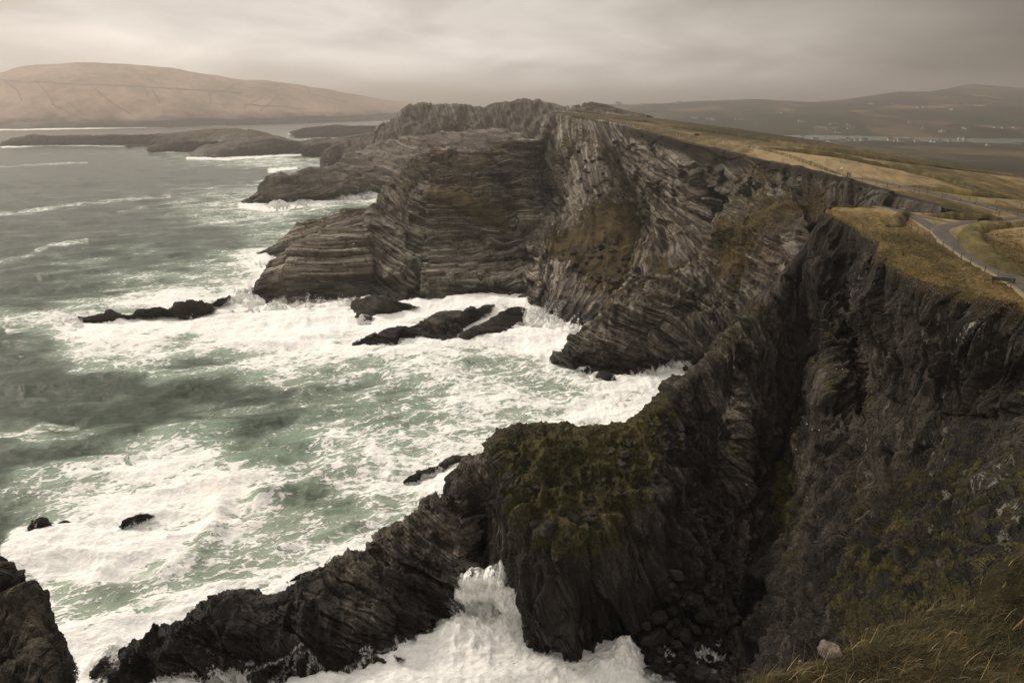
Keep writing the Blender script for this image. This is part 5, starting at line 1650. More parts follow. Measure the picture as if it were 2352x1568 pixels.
def house_meshes(w, d, h, wall, roof, wing):
    V = [(-w / 2, -d / 2, -1), (w / 2, -d / 2, -1), (w / 2, d / 2, -1), (-w / 2, d / 2, -1), (-w / 2, -d / 2, h), (w / 2, -d / 2, h), (w / 2, d / 2, h), (-w / 2, d / 2, h),
         (-w / 2, 0, h + d * .42), (w / 2, 0, h + d * .42)]
    F = [(0, 1, 5, 4), (2, 3, 7, 6), (1, 2, 6, 9, 5), (3, 0, 4, 8, 7), (0, 3, 2, 1)]
    o = .35
    r = h + d * .42
    k = o * .84
    RV = [(-w / 2 - o, -d / 2 - o, h - k), (w / 2 + o, -d / 2 - o, h - k), (w / 2 + o, 0, r + .06), (-w / 2 - o, 0, r + .06), (w / 2 + o, d / 2 + o, h - k), (-w / 2 - o, d / 2 + o, h - k)]
    RV += [(x, y, z + .25) for x, y, z in RV]
    RF = [(0, 3, 2, 1), (3, 5, 4, 2), (6, 7, 8, 9), (9, 8, 10, 11), (0, 1, 7, 6), (4, 5, 11, 10), (1, 2, 8, 7), (2, 4, 10, 8), (0, 6, 9, 3), (3, 9, 11, 5)]
    ch = box_vf(-w / 2 + .6, 0, r + .5, .9, .9, 1.5)
    wins = []
    n = max(2, int(w / 3.2))
    for q in range(n):
        x = -w / 2 + (q + .5) * w / n
        for z in ([1.3] if h < 4 else [1.3, 4.0]):
            wins.append(box_vf(x, -d / 2 - .03, z, 1.0, .1, 1.2))
    return me_from('wall', V, F, wall), me_from('roof', RV, RF, roof), me_from('chimney', *ch, wall), [me_from('window', *x, M_glass) for x in wins]


HS = [house_meshes(12, 7, 2.8, M_wall, M_slate, 0), house_meshes(14, 8, 5.2, M_wall, M_slate, 0), house_meshes(18, 8, 3.2, M_wall2, M_slate, 0), house_meshes(10, 6.5, 4.8, M_wall, M_slate, 0)]


HOUSES = []


def house(u, v, kind, rz, label, group, s=1.0, sea=False):
    h = hit(u, v, 12000)
    for q in range(12):
        if h is not None and h[1] > 1300:
            break
        h = hit(u, v - q * 0.8, 12000)
    if h is None or h[1] < 1300:
        return
    x, y = h[0].x, h[0].y
    root = empty('house', (x, y, max(0.5, ground(x, y))), rz)
    root.scale = (s, s, s)
    tag(root, label, 'house', group)
    HOUSES.append((root, u, v, 'grey farmhouse' if kind == 2 else 'tall white house' if kind in (1, 3) else 'low white house'))
    w, r, c, wi = HS[kind]
    part('wall', w, root)
    rf = part('roof', r, root)
    part('chimney', c, rf)
    for q in wi:
        part('window', q, root)


z3 = lambda a, b: (a / 2.2806 + 1320.7, b / 2.2806 + 143.6)
vill = [(1190, 403), (1250, 406), (1262, 402), (1340, 417), (1365, 411), (1378, 407), (1412, 405), (1425, 400), (1445, 405), (1470, 404), (1505, 402), (1515, 400), (1650, 403), (1680, 407), (1705, 408), (1715, 402),
        (1740, 405), (1757, 402), (1790, 409), (1870, 410), (1890, 412), (1905, 409), (1960, 407), (2020, 400), (2040, 402), (2160, 428), (1330, 414), (1395, 409)]
for i, (a, b) in enumerate(vill):
    u, v = z3(a, b)
    house(u, v + 3.5, random.choice([0, 0, 1, 1, 3, 2]), random.uniform(-.5, .5), 'house of the low village beside the inlet', 'village houses by the inlet', s=random.uniform(.75, 1.05))
single_out(HOUSES, ['far', 'near'], ['left', 'middle', 'right'], 'the inlet village'); HOUSES.clear()
farm = [(1180, 310), (1200, 312), (1275, 336), (1290, 338), (1305, 341), (1330, 350), (1345, 322), (1365, 318), (1362, 345), (1370, 366), (1385, 368), (1440, 348), (1450, 345), (1430, 326), (1755, 316), (1768, 314),
        (1830, 345), (1845, 344), (1930, 363), (1920, 362), (2045, 345), (2050, 348), (2205, 342), (2250, 344), (2300, 342), (905, 252), (915, 254), (1010, 260), (1060, 260), (1095, 268), (1085, 265), (850, 297), (870, 298),
        (905, 300), (915, 300), (700, 297), (720, 299), (735, 300), (615, 290), (630, 292), (625, 287), (550, 288), (440, 282), (470, 284), (1545, 216), (1555, 218), (1660, 216), (1970, 245), (1980, 247), (1830, 236), (2060, 215), (1995, 212), (1800, 238)]
for i, (a, b) in enumerate(farm):
    u, v = z3(a, b)
    house(u, v + 1, random.choice([0, 0, 0, 1, 2, 2]), random.uniform(-.6, .6), 'scattered farmhouse on the fields beyond the inlet', 'farmhouses across the valley', s=random.uniform(.8, 1.1) if b > 280 else 1.2)
single_out(HOUSES, ['highest', 'upper', 'middle', 'lowest'], ['left', 'centre', 'right'], 'the valley fields'); HOUSES.clear()
for i, (a, b) in enumerate([(225, 213), (235, 214), (405, 206), (410, 207), (455, 206), (462, 206), (540, 207), (548, 207)]):
    u, v = z3(a, b)
    house(u, v + 3.5, random.choice([0, 1]), random.uniform(-.3, .3), 'tiny white house on the skyline behind the far knoll', 'skyline houses', s=1.7)

single_out(HOUSES, [''], ['row'], 'skyline houses')
# ------------------------------------------------------------------ sea birds
M_gull = plain('white_feathers', (0.75, 0.74, 0.72), 0.7, var=0.05)
M_gwing = plain('grey_feathers', (0.45, 0.45, 0.46), 0.7, var=0.05)
gb = tube([(0, 0, -.24, .01, .01), (0, 0, -.16, .055, .05), (0, 0, 0, .085, .08), (0, 0, .14, .06, .06), (0, .02, .2, .045, .045), (0, .02, .27, .04, .04), (0, .01, .33, .008, .008)], 8)
GB = me_from('body', [(z, x, y) for x, y, z in gb[0]], gb[1], M_gull, True)
def wing(sg, fold=False):
    L_ = .62
    V = [(.10, sg * .05, .05), (-.08, sg * .05, .05), (.12, sg * .3, .13), (-.06, sg * .3, .13), (-.02, sg * L_, .08), (-.06, sg * L_, .08)]
    V += [(x, y, z - .02) for x, y, z in V]
    F = [(0, 1, 3, 2), (2, 3, 5, 4), (6, 8, 9, 7), (8, 10, 11, 9), (0, 2, 8, 6), (2, 4, 10, 8), (1, 7, 9, 3), (3, 9, 11, 5), (4, 5, 11, 10)]
    return me_from('wing', V, F, M_gwing)
WN = [wing(1), wing(-1)]
for (u, v, d_, lab) in [(48, 819, 190, 'gull flying low over the dark water at the left'), (1299, 695, 300, 'gull gliding in front of the dark cliff below the grass slope'), (1236, 655, 310, 'gull flying beside the striped cliff face'), (812, 560, 330, 'gull crossing the banded point')]:
    w = at_y(u, v, d_)
    g = empty('gull', w, random.uniform(0, 6))
    tag(g, lab, 'bird', 'gulls on the wing')
    g.scale = (1.5, 1.5, 1.5)
    part('body', GB, g); part('wing', WN[0], g); part('wing', WN[1], g)
z4 = lambda a, b: (a / 2.1603 + 1263.3, b / 2.1603 + 574.2)
for (a, b) in [(1165, 858), (1180, 872), (1262, 912), (1065, 952), (1222, 990), (1210, 562), (1420, 592), (1452, 593), (1300, 890), (975, 1165), (1195, 885), (1250, 830), (1335, 895), (1235, 720), (1275, 865), (1060, 430)]:
    u, v = z4(a, b)
    h = hit(u, v)
    if h:
        g = empty('gull', h[0] + Vector((0, 0, .12)), random.uniform(0, 6))
        tag(g, 'white gull sitting on a mossy ledge of the near cliff', 'bird', 'gulls nesting on the near cliff')
        CROWD.setdefault('gulls', []).append((g, u, v, 'white gull'))
        part('body', GB, g)

single_out(CROWD['gulls'], ['top', 'middle', 'bottom'], ['left', 'right'], 'the near cliff nests')
# ------------------------------------------------------------------ dark spur at the lower left
M_spur = rock_material('rock_spur', (0.10, 0.084, 0.062), (0.030, 0.025, 0.018), (0.010, 0.008, 0.006), band=0.2, lichen=0, wet_z=0.1, scale=7.0, band_f=0.8, bump_d=0.08,
                       grass_cols=((0.020, 0.016, 0.008), (0.07, 0.052, 0.024)))
sp_out = [(-90, 1235, 30), (-22, 1262, 29), (-14, 1290, 28.5), (8, 1306, 28), (12, 1330, 27.5), (24, 1354, 27), (66, 1364, 26.5), (78, 1382, 26), (76, 1406, 25.5), (84, 1445, 24.5), (88, 1472, 24), (110, 1476, 23.5), (116, 1510, 23), (122, 1545, 22.5), (130, 1590, 22), (150, 1680, 21)]
cols = []
for (u, v, y) in sp_out:
    t = at_y(u, v, y)
    cols.append([('w', *t), ('w', *(t + np.array([-0.6, -0.9, -0.15]))), ('w', *(t + np.array([-2.2, -2.2, -0.5]))), ('w', *(t + np.array([-5.5, -4.0, -0.4]))), ('w', *(t + np.array([-12, -8, 0.5])))])
cliff('near_spur', cols, M_spur, cell=2.4, dip=[70] * len(cols), amp=0.75, ledge=0.12, bed=0.5, flute=0.3, back=lambda i, t: ((-1.0, 3.0), -34), seed=501, noise_scale=7.0, fine=0.10, turf_bias=-0.4,
      turf=[(i, 3, .6) for i in range(6, 16)] + [(i, 2, .3) for i in range(8, 14)], crest_fade=0.8, blocks=0.9)
TREES.append(BVHTree.FromPolygons([Vector(v) for v in TERRAIN[-1][0].tolist()], TERRAIN[-1][1].tolist()))

# ------------------------------------------------------------------ grassy ledge at the lower right
M_ledge = grass_material('ledge_soil', (0.010, 0.009, 0.005), (0.022, 0.018, 0.009), (0.055, 0.042, 0.019), scale=8.0, bump_d=0.08)
lo = [(1660, 1585, 9.6), (1709, 1550, 9.6), (1777, 1543, 9.6), (1834, 1516, 9.8), (1879, 1501, 10), (1943, 1468, 10.4), (1996, 1438, 10.8), (2098, 1404, 11.2), (2128, 1385, 11.5), (2207, 1362, 11.8), (2241, 1340, 12), (2257, 1302, 12.2), (2298, 1272, 12.4), (2352, 1256, 12.4), (2500, 1220, 12.4), (2700, 1190, 12)]
C = []
for (u, v, y) in lo:
    t = at_y(u, v, y)
    C.append([t + np.array([1.5, 4.0, -14]), t + np.array([0.6, 1.2, -3.5]), t, t + np.array([0.2, -1.0, 0.30]), t + np.array([0.6, -2.6, 0.9]), t + np.array([1.2, -4.6, 2.0]), t + np.array([1.6, -7.0, 3.6]), t + np.array([1.6, -10.0, 4.6])])
G = resample(np.array(C), 4.0)
P = G[..., :3].copy()
tn = fbm(P[..., 0] * 1.1, P[..., 1] * 1.1, P[..., 2] * 1.1, 4, 511, 0.55)
P[..., 2] += tn * 0.28 + fbm(P[..., 0] * .35, P[..., 1] * .35, P[..., 0] * 0, 2, 512) * 0.35
LEDGE = P
V_, F_ = P.reshape(-1, 3), None
n_, m_ = P.shape[:2]
idx = np.arange(n_ * m_).reshape(n_, m_)
F_ = np.stack([idx[:-1, :-1], idx[1:, :-1], idx[1:, 1:], idx[:-1, 1:]], -1).reshape(-1, 4)
mesh_grid('ledge', P, {'field': np.full(P.shape[:2], .5), 'peat': np.zeros(P.shape[:2])}, M_ledge, kind='structure')
ledge_tree = BVHTree.FromPolygons([Vector(v) for v in V_.tolist()], F_.tolist())

M_blade, bb = new_mat('grass_blades')
oi = bb.attr('shade')
_c = bb.ramp(oi, [(0.0, (0.018, 0.020, 0.006)), (0.45, (0.050, 0.040, 0.014)), (0.8, (0.14, 0.098, 0.042)), (1.0, (0.34, 0.25, 0.13))])
bb.out(_c, 0.8, 0.2)


def blades(name, roots, dirs, lens, wid, shade, mat, kind='stuff'):
    n = len(roots)
    t = np.array([0, .35, .7, 1.0])
    sideA = np.cross(dirs, np.array([0.3, 0.2, 1.0])); sideA /= np.linalg.norm(sideA, axis=1, keepdims=True) + 1e-9
    droop = rng.uniform(.15, .75, n)
    V = np.zeros((n, 7, 3), np.float32)
    for k in range(4):
        c = roots + dirs * (lens * t[k])[:, None] + np.array([0, 0, -1.0]) * (lens * droop * t[k] ** 2)[:, None]
        w = (wid * (1 - t[k]) ** .7)[:, None] * .5
        if k < 3:
            V[:, 2 * k] = c - sideA * w; V[:, 2 * k + 1] = c + sideA * w
        else:
            V[:, 6] = c
    base = (np.arange(n) * 7)[:, None]
    T = np.array([[0, 1, 3], [0, 3, 2], [2, 3, 5], [2, 5, 4], [4, 5, 6]])
    F = (base[:, None, :] + T[None]).reshape(-1, 3)
    return mesh_np(name, V.reshape(-1, 3), F, {'shade': np.repeat(shade, 7)}, mat, kind=kind)


def scatter(P, n, mask=None):
    a = P[:-1, :-1]; b = P[1:, :-1]; c = P[:-1, 1:]
    ar = np.linalg.norm(np.cross(b - a, c - a), axis=-1)
    if mask is not None:
        ar = ar * mask[:-1, :-1]
    pr = (ar / ar.sum()).ravel()
    ids = rng.choice(len(pr), n, p=pr)
    i, j = np.unravel_index(ids, ar.shape)
    s, t = rng.rand(n, 1), rng.rand(n, 1)
    return a[i, j] + (b[i, j] - a[i, j]) * s + (c[i, j] - a[i, j]) * t


lu, lv = chart(P)
mask = ((lu > 1600) & (lu < 2500) & (lv > 1180) & (lv < 1640) & (P[..., 1] > 1.5)).astype(float)
rt = scatter(P, 52000, mask)
cl_ = fbm(rt[:, 0] * 1.6, rt[:, 1] * 1.6, rt[:, 2] * 1.6, 3, 521)
ang_ = fbm(rt[:, 0] * .8, rt[:, 1] * .8, rt[:, 2] * .8, 2, 523) * 2.6 - 0.5 + rng.normal(0, .8, len(rt))
dr = np.stack([np.cos(ang_) * .8, np.sin(ang_) * .6 - .2, np.full(len(rt), .45) + rng.rand(len(rt)) * .5], -1)
dr /= np.linalg.norm(dr, axis=1, keepdims=True)
sh_ = np.clip(.22 + cl_ * .5 + rng.normal(0, .26, len(rt)), 0, 1)
blades('grass', rt, dr, rng.uniform(.14, .42, len(rt)) * (1 + .5 * cl_), rng.uniform(.004, .012, len(rt)), sh_, M_blade)
rt2 = scatter(P, 1500, mask)
a2 = rng.uniform(0, 6.28, len(rt2))
d2 = np.stack([np.cos(a2) * .6, np.sin(a2) * .5, np.full(len(rt2), .8)], -1); d2 /= np.linalg.norm(d2, axis=1, keepdims=True)
blades('grass', rt2, d2, rng.uniform(.35, .8, len(rt2)), rng.uniform(.006, .012, len(rt2)), np.clip(rng.normal(.85, .15, len(rt2)), 0, 1), M_blade)
# shaggy rim of turf along the near cliff edge and mound
def rim(pts, n, ln, spread, dark=0.0):
    W = world_path(pts, .4)
    W = np.array([w[:] for w in W])
    i = rng.randint(0, len(W), n)
    r = W[i] + rng.normal(0, 1, (n, 3)) * np.array([spread, spread, 0])
    r[:, 2] = [ground(a, b) for a, b in r[:, :2]]
    d = rng.normal(0, .5, (n, 3)) + np.array([-.5, -.6, .5]); d /= np.linalg.norm(d, axis=1, keepdims=True)
    return r, d, rng.uniform(.5, 1.2, n) * ln, rng.uniform(.02, .05, n), np.clip(rng.normal(.72 - dark, .15, n), 0, 1)


q = [rim([(1900, 486), (1935, 503), (1985, 536), (2018, 558)], 5000, .5, .8), rim([(2012, 586), (2050, 612), (2100, 637), (2170, 664), (2240, 686), (2352, 708), (2420, 730)], 9000, .5, .8),
     rim([(2052, 522), (2062, 508), (2075, 497), (2085, 492)], 1500, .6, 1.6, .3), rim([(2360, 515), (2300, 520), (2255, 526), (2232, 536), (2228, 552), (2240, 572), (2270, 596), (2310, 618), (2370, 640)], 5000, .5, 1.3, .1),
     rim([(2135, 494), (2170, 500), (2210, 503), (2260, 506), (2306, 508)], 2500, .5, 1.2, .3)]
def tufts(poly, n, ln, shade, sd_=.14):
    R_, k = [], 0
    us = [p[0] for p in poly]; vs_ = [p[1] for p in poly]
    while k < n:
        u, v = random.uniform(min(us), max(us)), random.uniform(min(vs_), max(vs_))
        if not inside(u, v, poly):
            continue
        w = at_z(u, v, 77.3); R_.append((w[0], w[1], ground(w[0], w[1]))); k += 1
    R_ = np.array(R_)
    rep_ = 5
    r = np.repeat(R_, rep_, 0) + rng.normal(0, .16, (n * rep_, 3)) * np.array([1, 1, 0])
    d = rng.normal(0, .45, (n * rep_, 3)) + np.array([.5, -.2, .6]); d /= np.linalg.norm(d, axis=1, keepdims=True)
    cl = fbm(r[:, 0] * .25, r[:, 1] * .25, r[:, 0] * 0, 3, 77)
    return r, d, rng.uniform(.5, 1.2, len(r)) * ln, rng.uniform(.02, .045, len(r)), np.clip(rng.normal(shade, sd_, len(r)) + cl * .35, 0, 1)


q.append(tufts([(1905, 488), (1990, 482), (2050, 500), (2085, 520), (2120, 552), (2200, 600), (2290, 645), (2352, 680), (2352, 705), (2200, 675), (2080, 625), (2015, 588), (2030, 560), (1960, 512)], 7000, .38, .74))
q.append(tufts([(2250, 545), (2300, 532), (2352, 528), (2352, 612), (2310, 600), (2262, 572)], 2500, .3, .5))
def bench_tufts(n, rep_, ln):
    R_ = []
    while len(R_) < n:
        u, v = random.uniform(1150, 1545), random.uniform(975, 1245)
        if inside(u, v, bench_poly) or random.random() < .12:
            d = Vector(ray(u, v)).normalized(); r = TREES[0].ray_cast(Vector((0, 0, CAM_H)), d, 500)
            if r[0] is not None and r[1].z * (1 if r[1].z > 0 else -1) > .25:
                R_.append(r[0][:])
    r = np.repeat(np.array(R_), rep_, 0) + rng.normal(0, .18, (n * rep_, 3)) * np.array([1, 1, .3])
    d = rng.normal(0, .5, r.shape) + np.array([0, -.3, .6]); d /= np.linalg.norm(d, axis=1, keepdims=True)
    cl = fbm(r[:, 0] * .3, r[:, 1] * .3, r[:, 0] * 0, 3, 78)
    return r, d, rng.uniform(.5, 1.2, len(r)) * ln, rng.uniform(.03, .06, len(r)), np.clip(rng.normal(.42, .14, len(r)) + cl * .35, 0, .9)


q.append(bench_tufts(3500, 5, .45))
blades('grass', *[np.concatenate([a[k] for a in q]) for k in range(5)], M_blade)

# white boulder on the lip of the ledge, smaller pale stones, lichened outcrop
M_white_rock = plain('lichened_stone', (0.50, 0.45, 0.37), 0.9, var=0.5, scale=5, bump=0.03)
wr = boulder_mesh('rock_block', 633, (1, .75, .62), M_pale, 4, .5)
d0 = at_y(1906, 1484, 10.0)
o = bpy.data.objects.new('rock_block', wr); COL.objects.link(o)
o.location = Vector(d0) - Vector((0, 0, .10)); o.scale = (.24, .24, .24); o.rotation_euler = (.5, .35, -.35)
tag(o, 'white lichen covered stone on the lip of the near grassy ledge', 'rock', 'pale stones on the near ledge')
for (u, v, r, y, lab) in [(2213, 1392, .05, 11.2, 'small pale stone in dark grass high on the near ledge'), (1838, 1522, .05, 9.6, 'small pale stone low on the near ledge left of the white one'),
                          (1990, 1446, .05, 10.7, 'small pale stone on the near ledge rim right of the white one')]:
    me = boulder_mesh('stone', int(u), (1, .8, .8), M_pale, 3)
    w = at_y(u, v, y)
    o = bpy.data.objects.new('stone', me); COL.objects.link(o)
    o.location = w; o.scale = (r, r, r * 1.4)
    tag(o, lab, 'rock', 'pale stones on the near ledge')

# dark bush on the left spur
M_leaf = plain('bush_leaves', (0.016, 0.017, 0.009), .8)
cpt = at_y(150, 1545, 22.0)
root = empty('bush', cpt - np.array([0, 0, .5]))
tag(root, 'dark low bush growing on the lower left spur', 'bush')
nb = 2600
r0 = rng.normal(0, 1, (nb, 3)); r0 /= np.linalg.norm(r0, axis=1, keepdims=True)
pos_ = r0 * (rng.rand(nb, 1) ** .4) * np.array([.42, .42, .62]) + np.array([0, 0, .45])
pos_[:, 2] += .12 * np.sin(pos_[:, 0] * 9)
dd = r0 * .6 + rng.normal(0, .4, (nb, 3)) + np.array([0, 0, .6]); dd /= np.linalg.norm(dd, axis=1, keepdims=True)
lf = blades('foliage', pos_, dd, rng.uniform(.08, .2, nb), rng.uniform(.02, .035, nb), rng.rand(nb) * .2, M_leaf, kind='stuff')
lf.parent = root
stv, stf = tube([(0, 0, -.6, .03, .03), (0, 0, .3, .02, .02), (.05, 0, .7, .008, .008)], 6)
part('stem', me_from('stem', stv, stf, M_post), root)
#@@D1

# ------------------------------------------------------------------ the sea
FOAM = {  # row v: digits of froth density for u = 0, 100, ... 1700
    235: "000000000000000000", 290: "111111111111111111", 320: "111111244111111111", 350: "011233233311111111", 375: "000123543211111111",
    400: "100000135532111111", 450: "111123578887666666", 480: "011134653334444444", 500: "110024433333444444", 550: "011111355555555555",
    600: "222223766666666666", 650: "112344888888888888", 700: "124688999999999999", 750: "568988999988999999", 800: "127656887767899999",
    850: "013434555565578999", 900: "000122333455567899", 950: "001112223455677789", 1000: "242133234456677777", 1050: "112465335766577777",
    1100: "245677646689999999", 1150: "445789755678999999", 1200: "135898655677999999", 1250: "199996567889999999", 1300: "499975667899999999",
    1350: "674356688999999999", 1400: "355577899999999999", 1450: "777899999999999999", 1500: "899988999999999999", 1600: "899999999999999999"}
fv_ = np.array(sorted(FOAM)); FM = np.array([[int(c) / 9.0 for c in FOAM[k]] for k in fv_])


def foam_chart(u, v):
    ui = np.clip(u / 100.0, 0, 16.999); u0 = ui.astype(int); tu = ui - u0
    vi = np.interp(v, fv_, np.arange(len(fv_))); vi = np.clip(vi, 0, len(fv_) - 1.001); v0 = vi.astype(int); tv = vi - v0
    tu = tu * tu * (3 - 2 * tu); tv = tv * tv * (3 - 2 * tv)
    return (FM[v0, u0] * (1 - tu) + FM[v0, u0 + 1] * tu) * (1 - tv) + (FM[v0 + 1, u0] * (1 - tu) + FM[v0 + 1, u0 + 1] * tu) * tv


az = np.concatenate([np.linspace(-180, -50, 14)[:-1], np.linspace(-50, -42, 20)[:-1], np.linspace(-42, 24, 940), np.linspace(24, 60, 60)[1:], np.linspace(60, 180, 13)[1:]])
vs = np.concatenate([np.linspace(2600, 1640, 30)[:-1], np.linspace(1640, 300, 760)[:-1], np.linspace(300, 236.0, 90)])
ang = R(PITCH) + np.arctan((vs - CY) / FPX)
ang = np.where(ang < R(88), ang, R(88))
rad = CAM_H / np.tan(np.maximum(ang, 0.0022))
rad[-1] = 60000
A_, R_ = np.meshgrid(np.radians(az), rad, indexing='ij')
SX, SY = R_ * np.sin(A_), R_ * np.cos(A_)
P = np.stack([SX, SY, np.zeros_like(SX)], -1)
wu = fbm(SX * 0.02, SY * 0.02, SX * 0, 4, 201, 0.6) * 34
wv = fbm(SX * 0.02, SY * 0.02, SX * 0 + 5, 4, 202, 0.6) * 22
cu, cv = chart(P)
cu = np.where(SY > 5, cu, -500.0); cv = np.where(SY > 5, cv, 1600.0)
kk = np.clip((cv - 234) / 600, 0.02, 1.0)
D = foam_chart(cu + wu * kk * 1.6, cv + wv * kk * 1.4)
# foam lines and surf drawn one by one: (polyline, half width, strength)
LINES = [([(0, 497), (60, 490), (180, 470), (300, 458), (390, 452)], 5, .45), ([(0, 385), (130, 378), (200, 376)], 3, .4), ([(270, 490), (420, 462), (520, 455)], 4, .4),
         ([(0, 1010), (60, 1000), (110, 985), (180, 985)], 7, .55), ([(50, 595), (120, 570), (200, 560)], 4, .4), ([(170, 810), (200, 830), (330, 838)], 6, .5),
         ([(600, 1140), (680, 1120), (720, 1105), (760, 1085), (850, 1075), (930, 1060)], 9, .75), ([(470, 1215), (510, 1195), (545, 1180)], 9, .5),
         ([(5, 340), (90, 335), (200, 335), (290, 335)], 3, .8), ([(340, 348), (400, 350)], 3, .8), ([(430, 366), (520, 367), (600, 362), (690, 356)], 3, .85),
         ([(555, 474), (640, 478), (730, 466), (870, 450), (900, 455)], 7, .95), ([(0, 299), (120, 297), (300, 293), (420, 290), (520, 287)], 2.0, .9), ([(520, 286), (700, 280), (860, 273)], 1.4, .7),
         ([(664, 308), (760, 308), (868, 303)], 2.5, .8), ([(585, 590), (620, 600), (600, 620)], 14, .8), ([(620, 395), (680, 388)], 5, .8),
         ([(576, 680), (620, 702), (780, 700), (860, 700)], 14, .9), ([(20, 770), (150, 745), (170, 750)], 8, .6), ([(60, 1240), (30, 1280), (110, 1320)], 22, .9)]
for pl, w, st in LINES:
    d_ = seg_dist(cu + wu * kk * 0.35, cv + wv * kk * 0.25, pl)
    D = np.maximum(D, st * (1 - smooth(d_, w * 0.3, w * 1.8)))
D = np.clip(np.clip(D, 0, 1) ** 1.28 * 1.08, 0, 1)
amp_w = np.clip(1.0 - smooth(R_, 1500, 6000), 0, 1)
wx, wy = SX * 0.94 + SY * 0.34, SY * 0.94 - SX * 0.34
sw = fbm(wx * 0.010, wy * 0.042, SX * 0, 3, 211, 0.5, True)
ch = fbm(SX * 0.07, SY * 0.11, SX * 0, 4, 212, 0.55, True)
ch2 = fbm(SX * 0.30, SY * 0.45, SX * 0, 3, 213, 0.55, True)
Z = (sw * 2.4 + ch * (1.1 + 0.7 * D) + ch2 * 0.22 * np.clip(1 - R_ / 500, 0, 1)) * amp_w
# rolling breakers
for pl, w, hgt in [([(420, 1010), (520, 990), (640, 985)], 9, 1.0), ([(700, 900), (820, 870), (960, 860)], 9, 1.1), ([(860, 1000), (980, 965), (1080, 950)], 9, 1.1), ([(440, 760), (560, 740), (700, 745)], 10, 1.4), ([(1000, 850), (1120, 830), (1240, 825)], 9, 1.2),
                   ([(640, 1260), (760, 1225), (860, 1195)], 10, 1.0), ([(150, 560), (300, 545), (450, 535)], 6, 1.0), ([(100, 640), (260, 620), (420, 612)], 7, 1.2), ([(60, 900), (200, 880), (330, 875)], 9, 1.1), ([(600, 1142), (680, 1122), (720, 1107), (760, 1087), (850, 1077)], 16, 1.8), ([(380, 1325), (440, 1290), (490, 1240), (510, 1180)], 22, 1.8),
                   ([(230, 1355), (330, 1340)], 20, 1.2), ([(60, 1270), (110, 1260)], 20, 0.6)]:
    d_ = seg_dist(cu + wu * 0.3, cv + wv * 0.3, pl)
    Z = Z + hgt * np.exp(-(d_ / w) ** 2)
# the wave bursting into the near inlet
def bump2(u0, v0, su, sv, h):
    return h * np.exp(-((cu - u0) / su) ** 2 - ((cv - v0) / sv) ** 2)
burst = bump2(1100, 1410, 50, 30, 3.5) + bump2(1180, 1455, 45, 40, 3.5) + bump2(1060, 1470, 60, 50, 3) + bump2(1440, 1530, 45, 35, 3.5) + bump2(1390, 1560, 40, 30, 2)
jag = fbm(SX * 0.35, SY * 0.35, SX * 0, 4, 221, 0.6, True) * 0.45 + fbm(SX * 1.1, SY * 1.1, SX * 0, 3, 223, 0.6) * 0.25
Z = Z + burst * (1.0 + jag)
D = np.maximum(D, np.clip(bump2(1110, 1420, 120, 130, 1.3), 0, 1))
P[..., 2] = Z
SEA_P = P
at = {'foam': D, 'crest': np.clip(sw * 0.5 + ch * 0.5, -1, 1) * 0.5 + 0.5}

M_sea, wb = new_mat('sea_water')
fo = wb.attr('foam'); cr_ = wb.attr('crest')
p = wb.pos
x_, y_, z_ = wb.sep(p)
px_ = wb.m('ADD', wb.m('MULTIPLY', x_, 0.94), wb.m('MULTIPLY', y_, 0.34))
py_ = wb.m('SUBTRACT', wb.m('MULTIPLY', y_, 0.94), wb.m('MULTIPLY', x_, 0.34))
flat = wb.xyz(wb.m('MULTIPLY', px_, 0.75), wb.m('MULTIPLY', py_, 1.5), 0.0)
warpc = wb.noise(flat, 0.07, 5, 0.6, out=1)
wv1 = wb.vm('ADD', flat, wb.vm('MULTIPLY', warpc, (9.0, 9.0, 0.0)))
big = wb.noise(wv1, 0.045, 6, 0.62)
mid = wb.noise(wv1, 0.22, 7, 0.68)
warp2 = wb.noise(flat, 0.45, 5, 0.6, out=1)
wv2 = wb.vm('ADD', wv1, wb.vm('MULTIPLY', warp2, (3.4, 3.4, 0.0)))
lace1 = wb.m('SUBTRACT', 1.0, wb.m('MULTIPLY', wb.voro(wv2, 0.30, 'DISTANCE_TO_EDGE'), 4.5, clamp=True))
lace2 = wb.m('SUBTRACT', 1.0, wb.m('MULTIPLY', wb.voro(wv2, 0.8, 'DISTANCE_TO_EDGE'), 4.0, clamp=True))
rid = wb.m('SUBTRACT', 1.0, wb.m('MULTIPLY', wb.m('ABSOLUTE', wb.m('SUBTRACT', mid, 0.5)), 9.0), clamp=True)
lace0 = wb.m('SUBTRACT', 1.0, wb.m('MULTIPLY', wb.voro(wv2, 0.085, 'DISTANCE_TO_EDGE'), 3.5, clamp=True))
lace = wb.m('ADD', wb.m('ADD', wb.m('MULTIPLY', lace0, 0.22), wb.m('MULTIPLY', lace1, 0.24)), wb.m('ADD', wb.m('MULTIPLY', lace2, 0.18), wb.m('MULTIPLY', rid, 0.36)))
loc = wb.m('ADD', fo, wb.m('MULTIPLY', wb.m('SUBTRACT', big, 0.5), 1.45))
loc = wb.m('ADD', loc, wb.m('MULTIPLY', wb.m('MULTIPLY', wb.m('SUBTRACT', cr_, 0.5), 0.7), wb.step(fo, 0.05, 0.5)))
thr = wb.m('SUBTRACT', 1.02, wb.m('MULTIPLY', loc, 0.80))
f1 = wb.step(wb.m('SUBTRACT', lace, thr), -0.03, 0.13)
solid = wb.step(wb.m('ADD', loc, wb.m('MULTIPLY', wb.m('SUBTRACT', mid, 0.5), 1.1)), 0.72, 1.06)
foam = wb.m('MAXIMUM', wb.m('MULTIPLY', f1, 0.9), solid)
gate = wb.step(fo, 0.02, 0.16)
foam = wb.m('MULTIPLY', foam, gate)
milky = wb.step(loc, 0.02, 0.75)
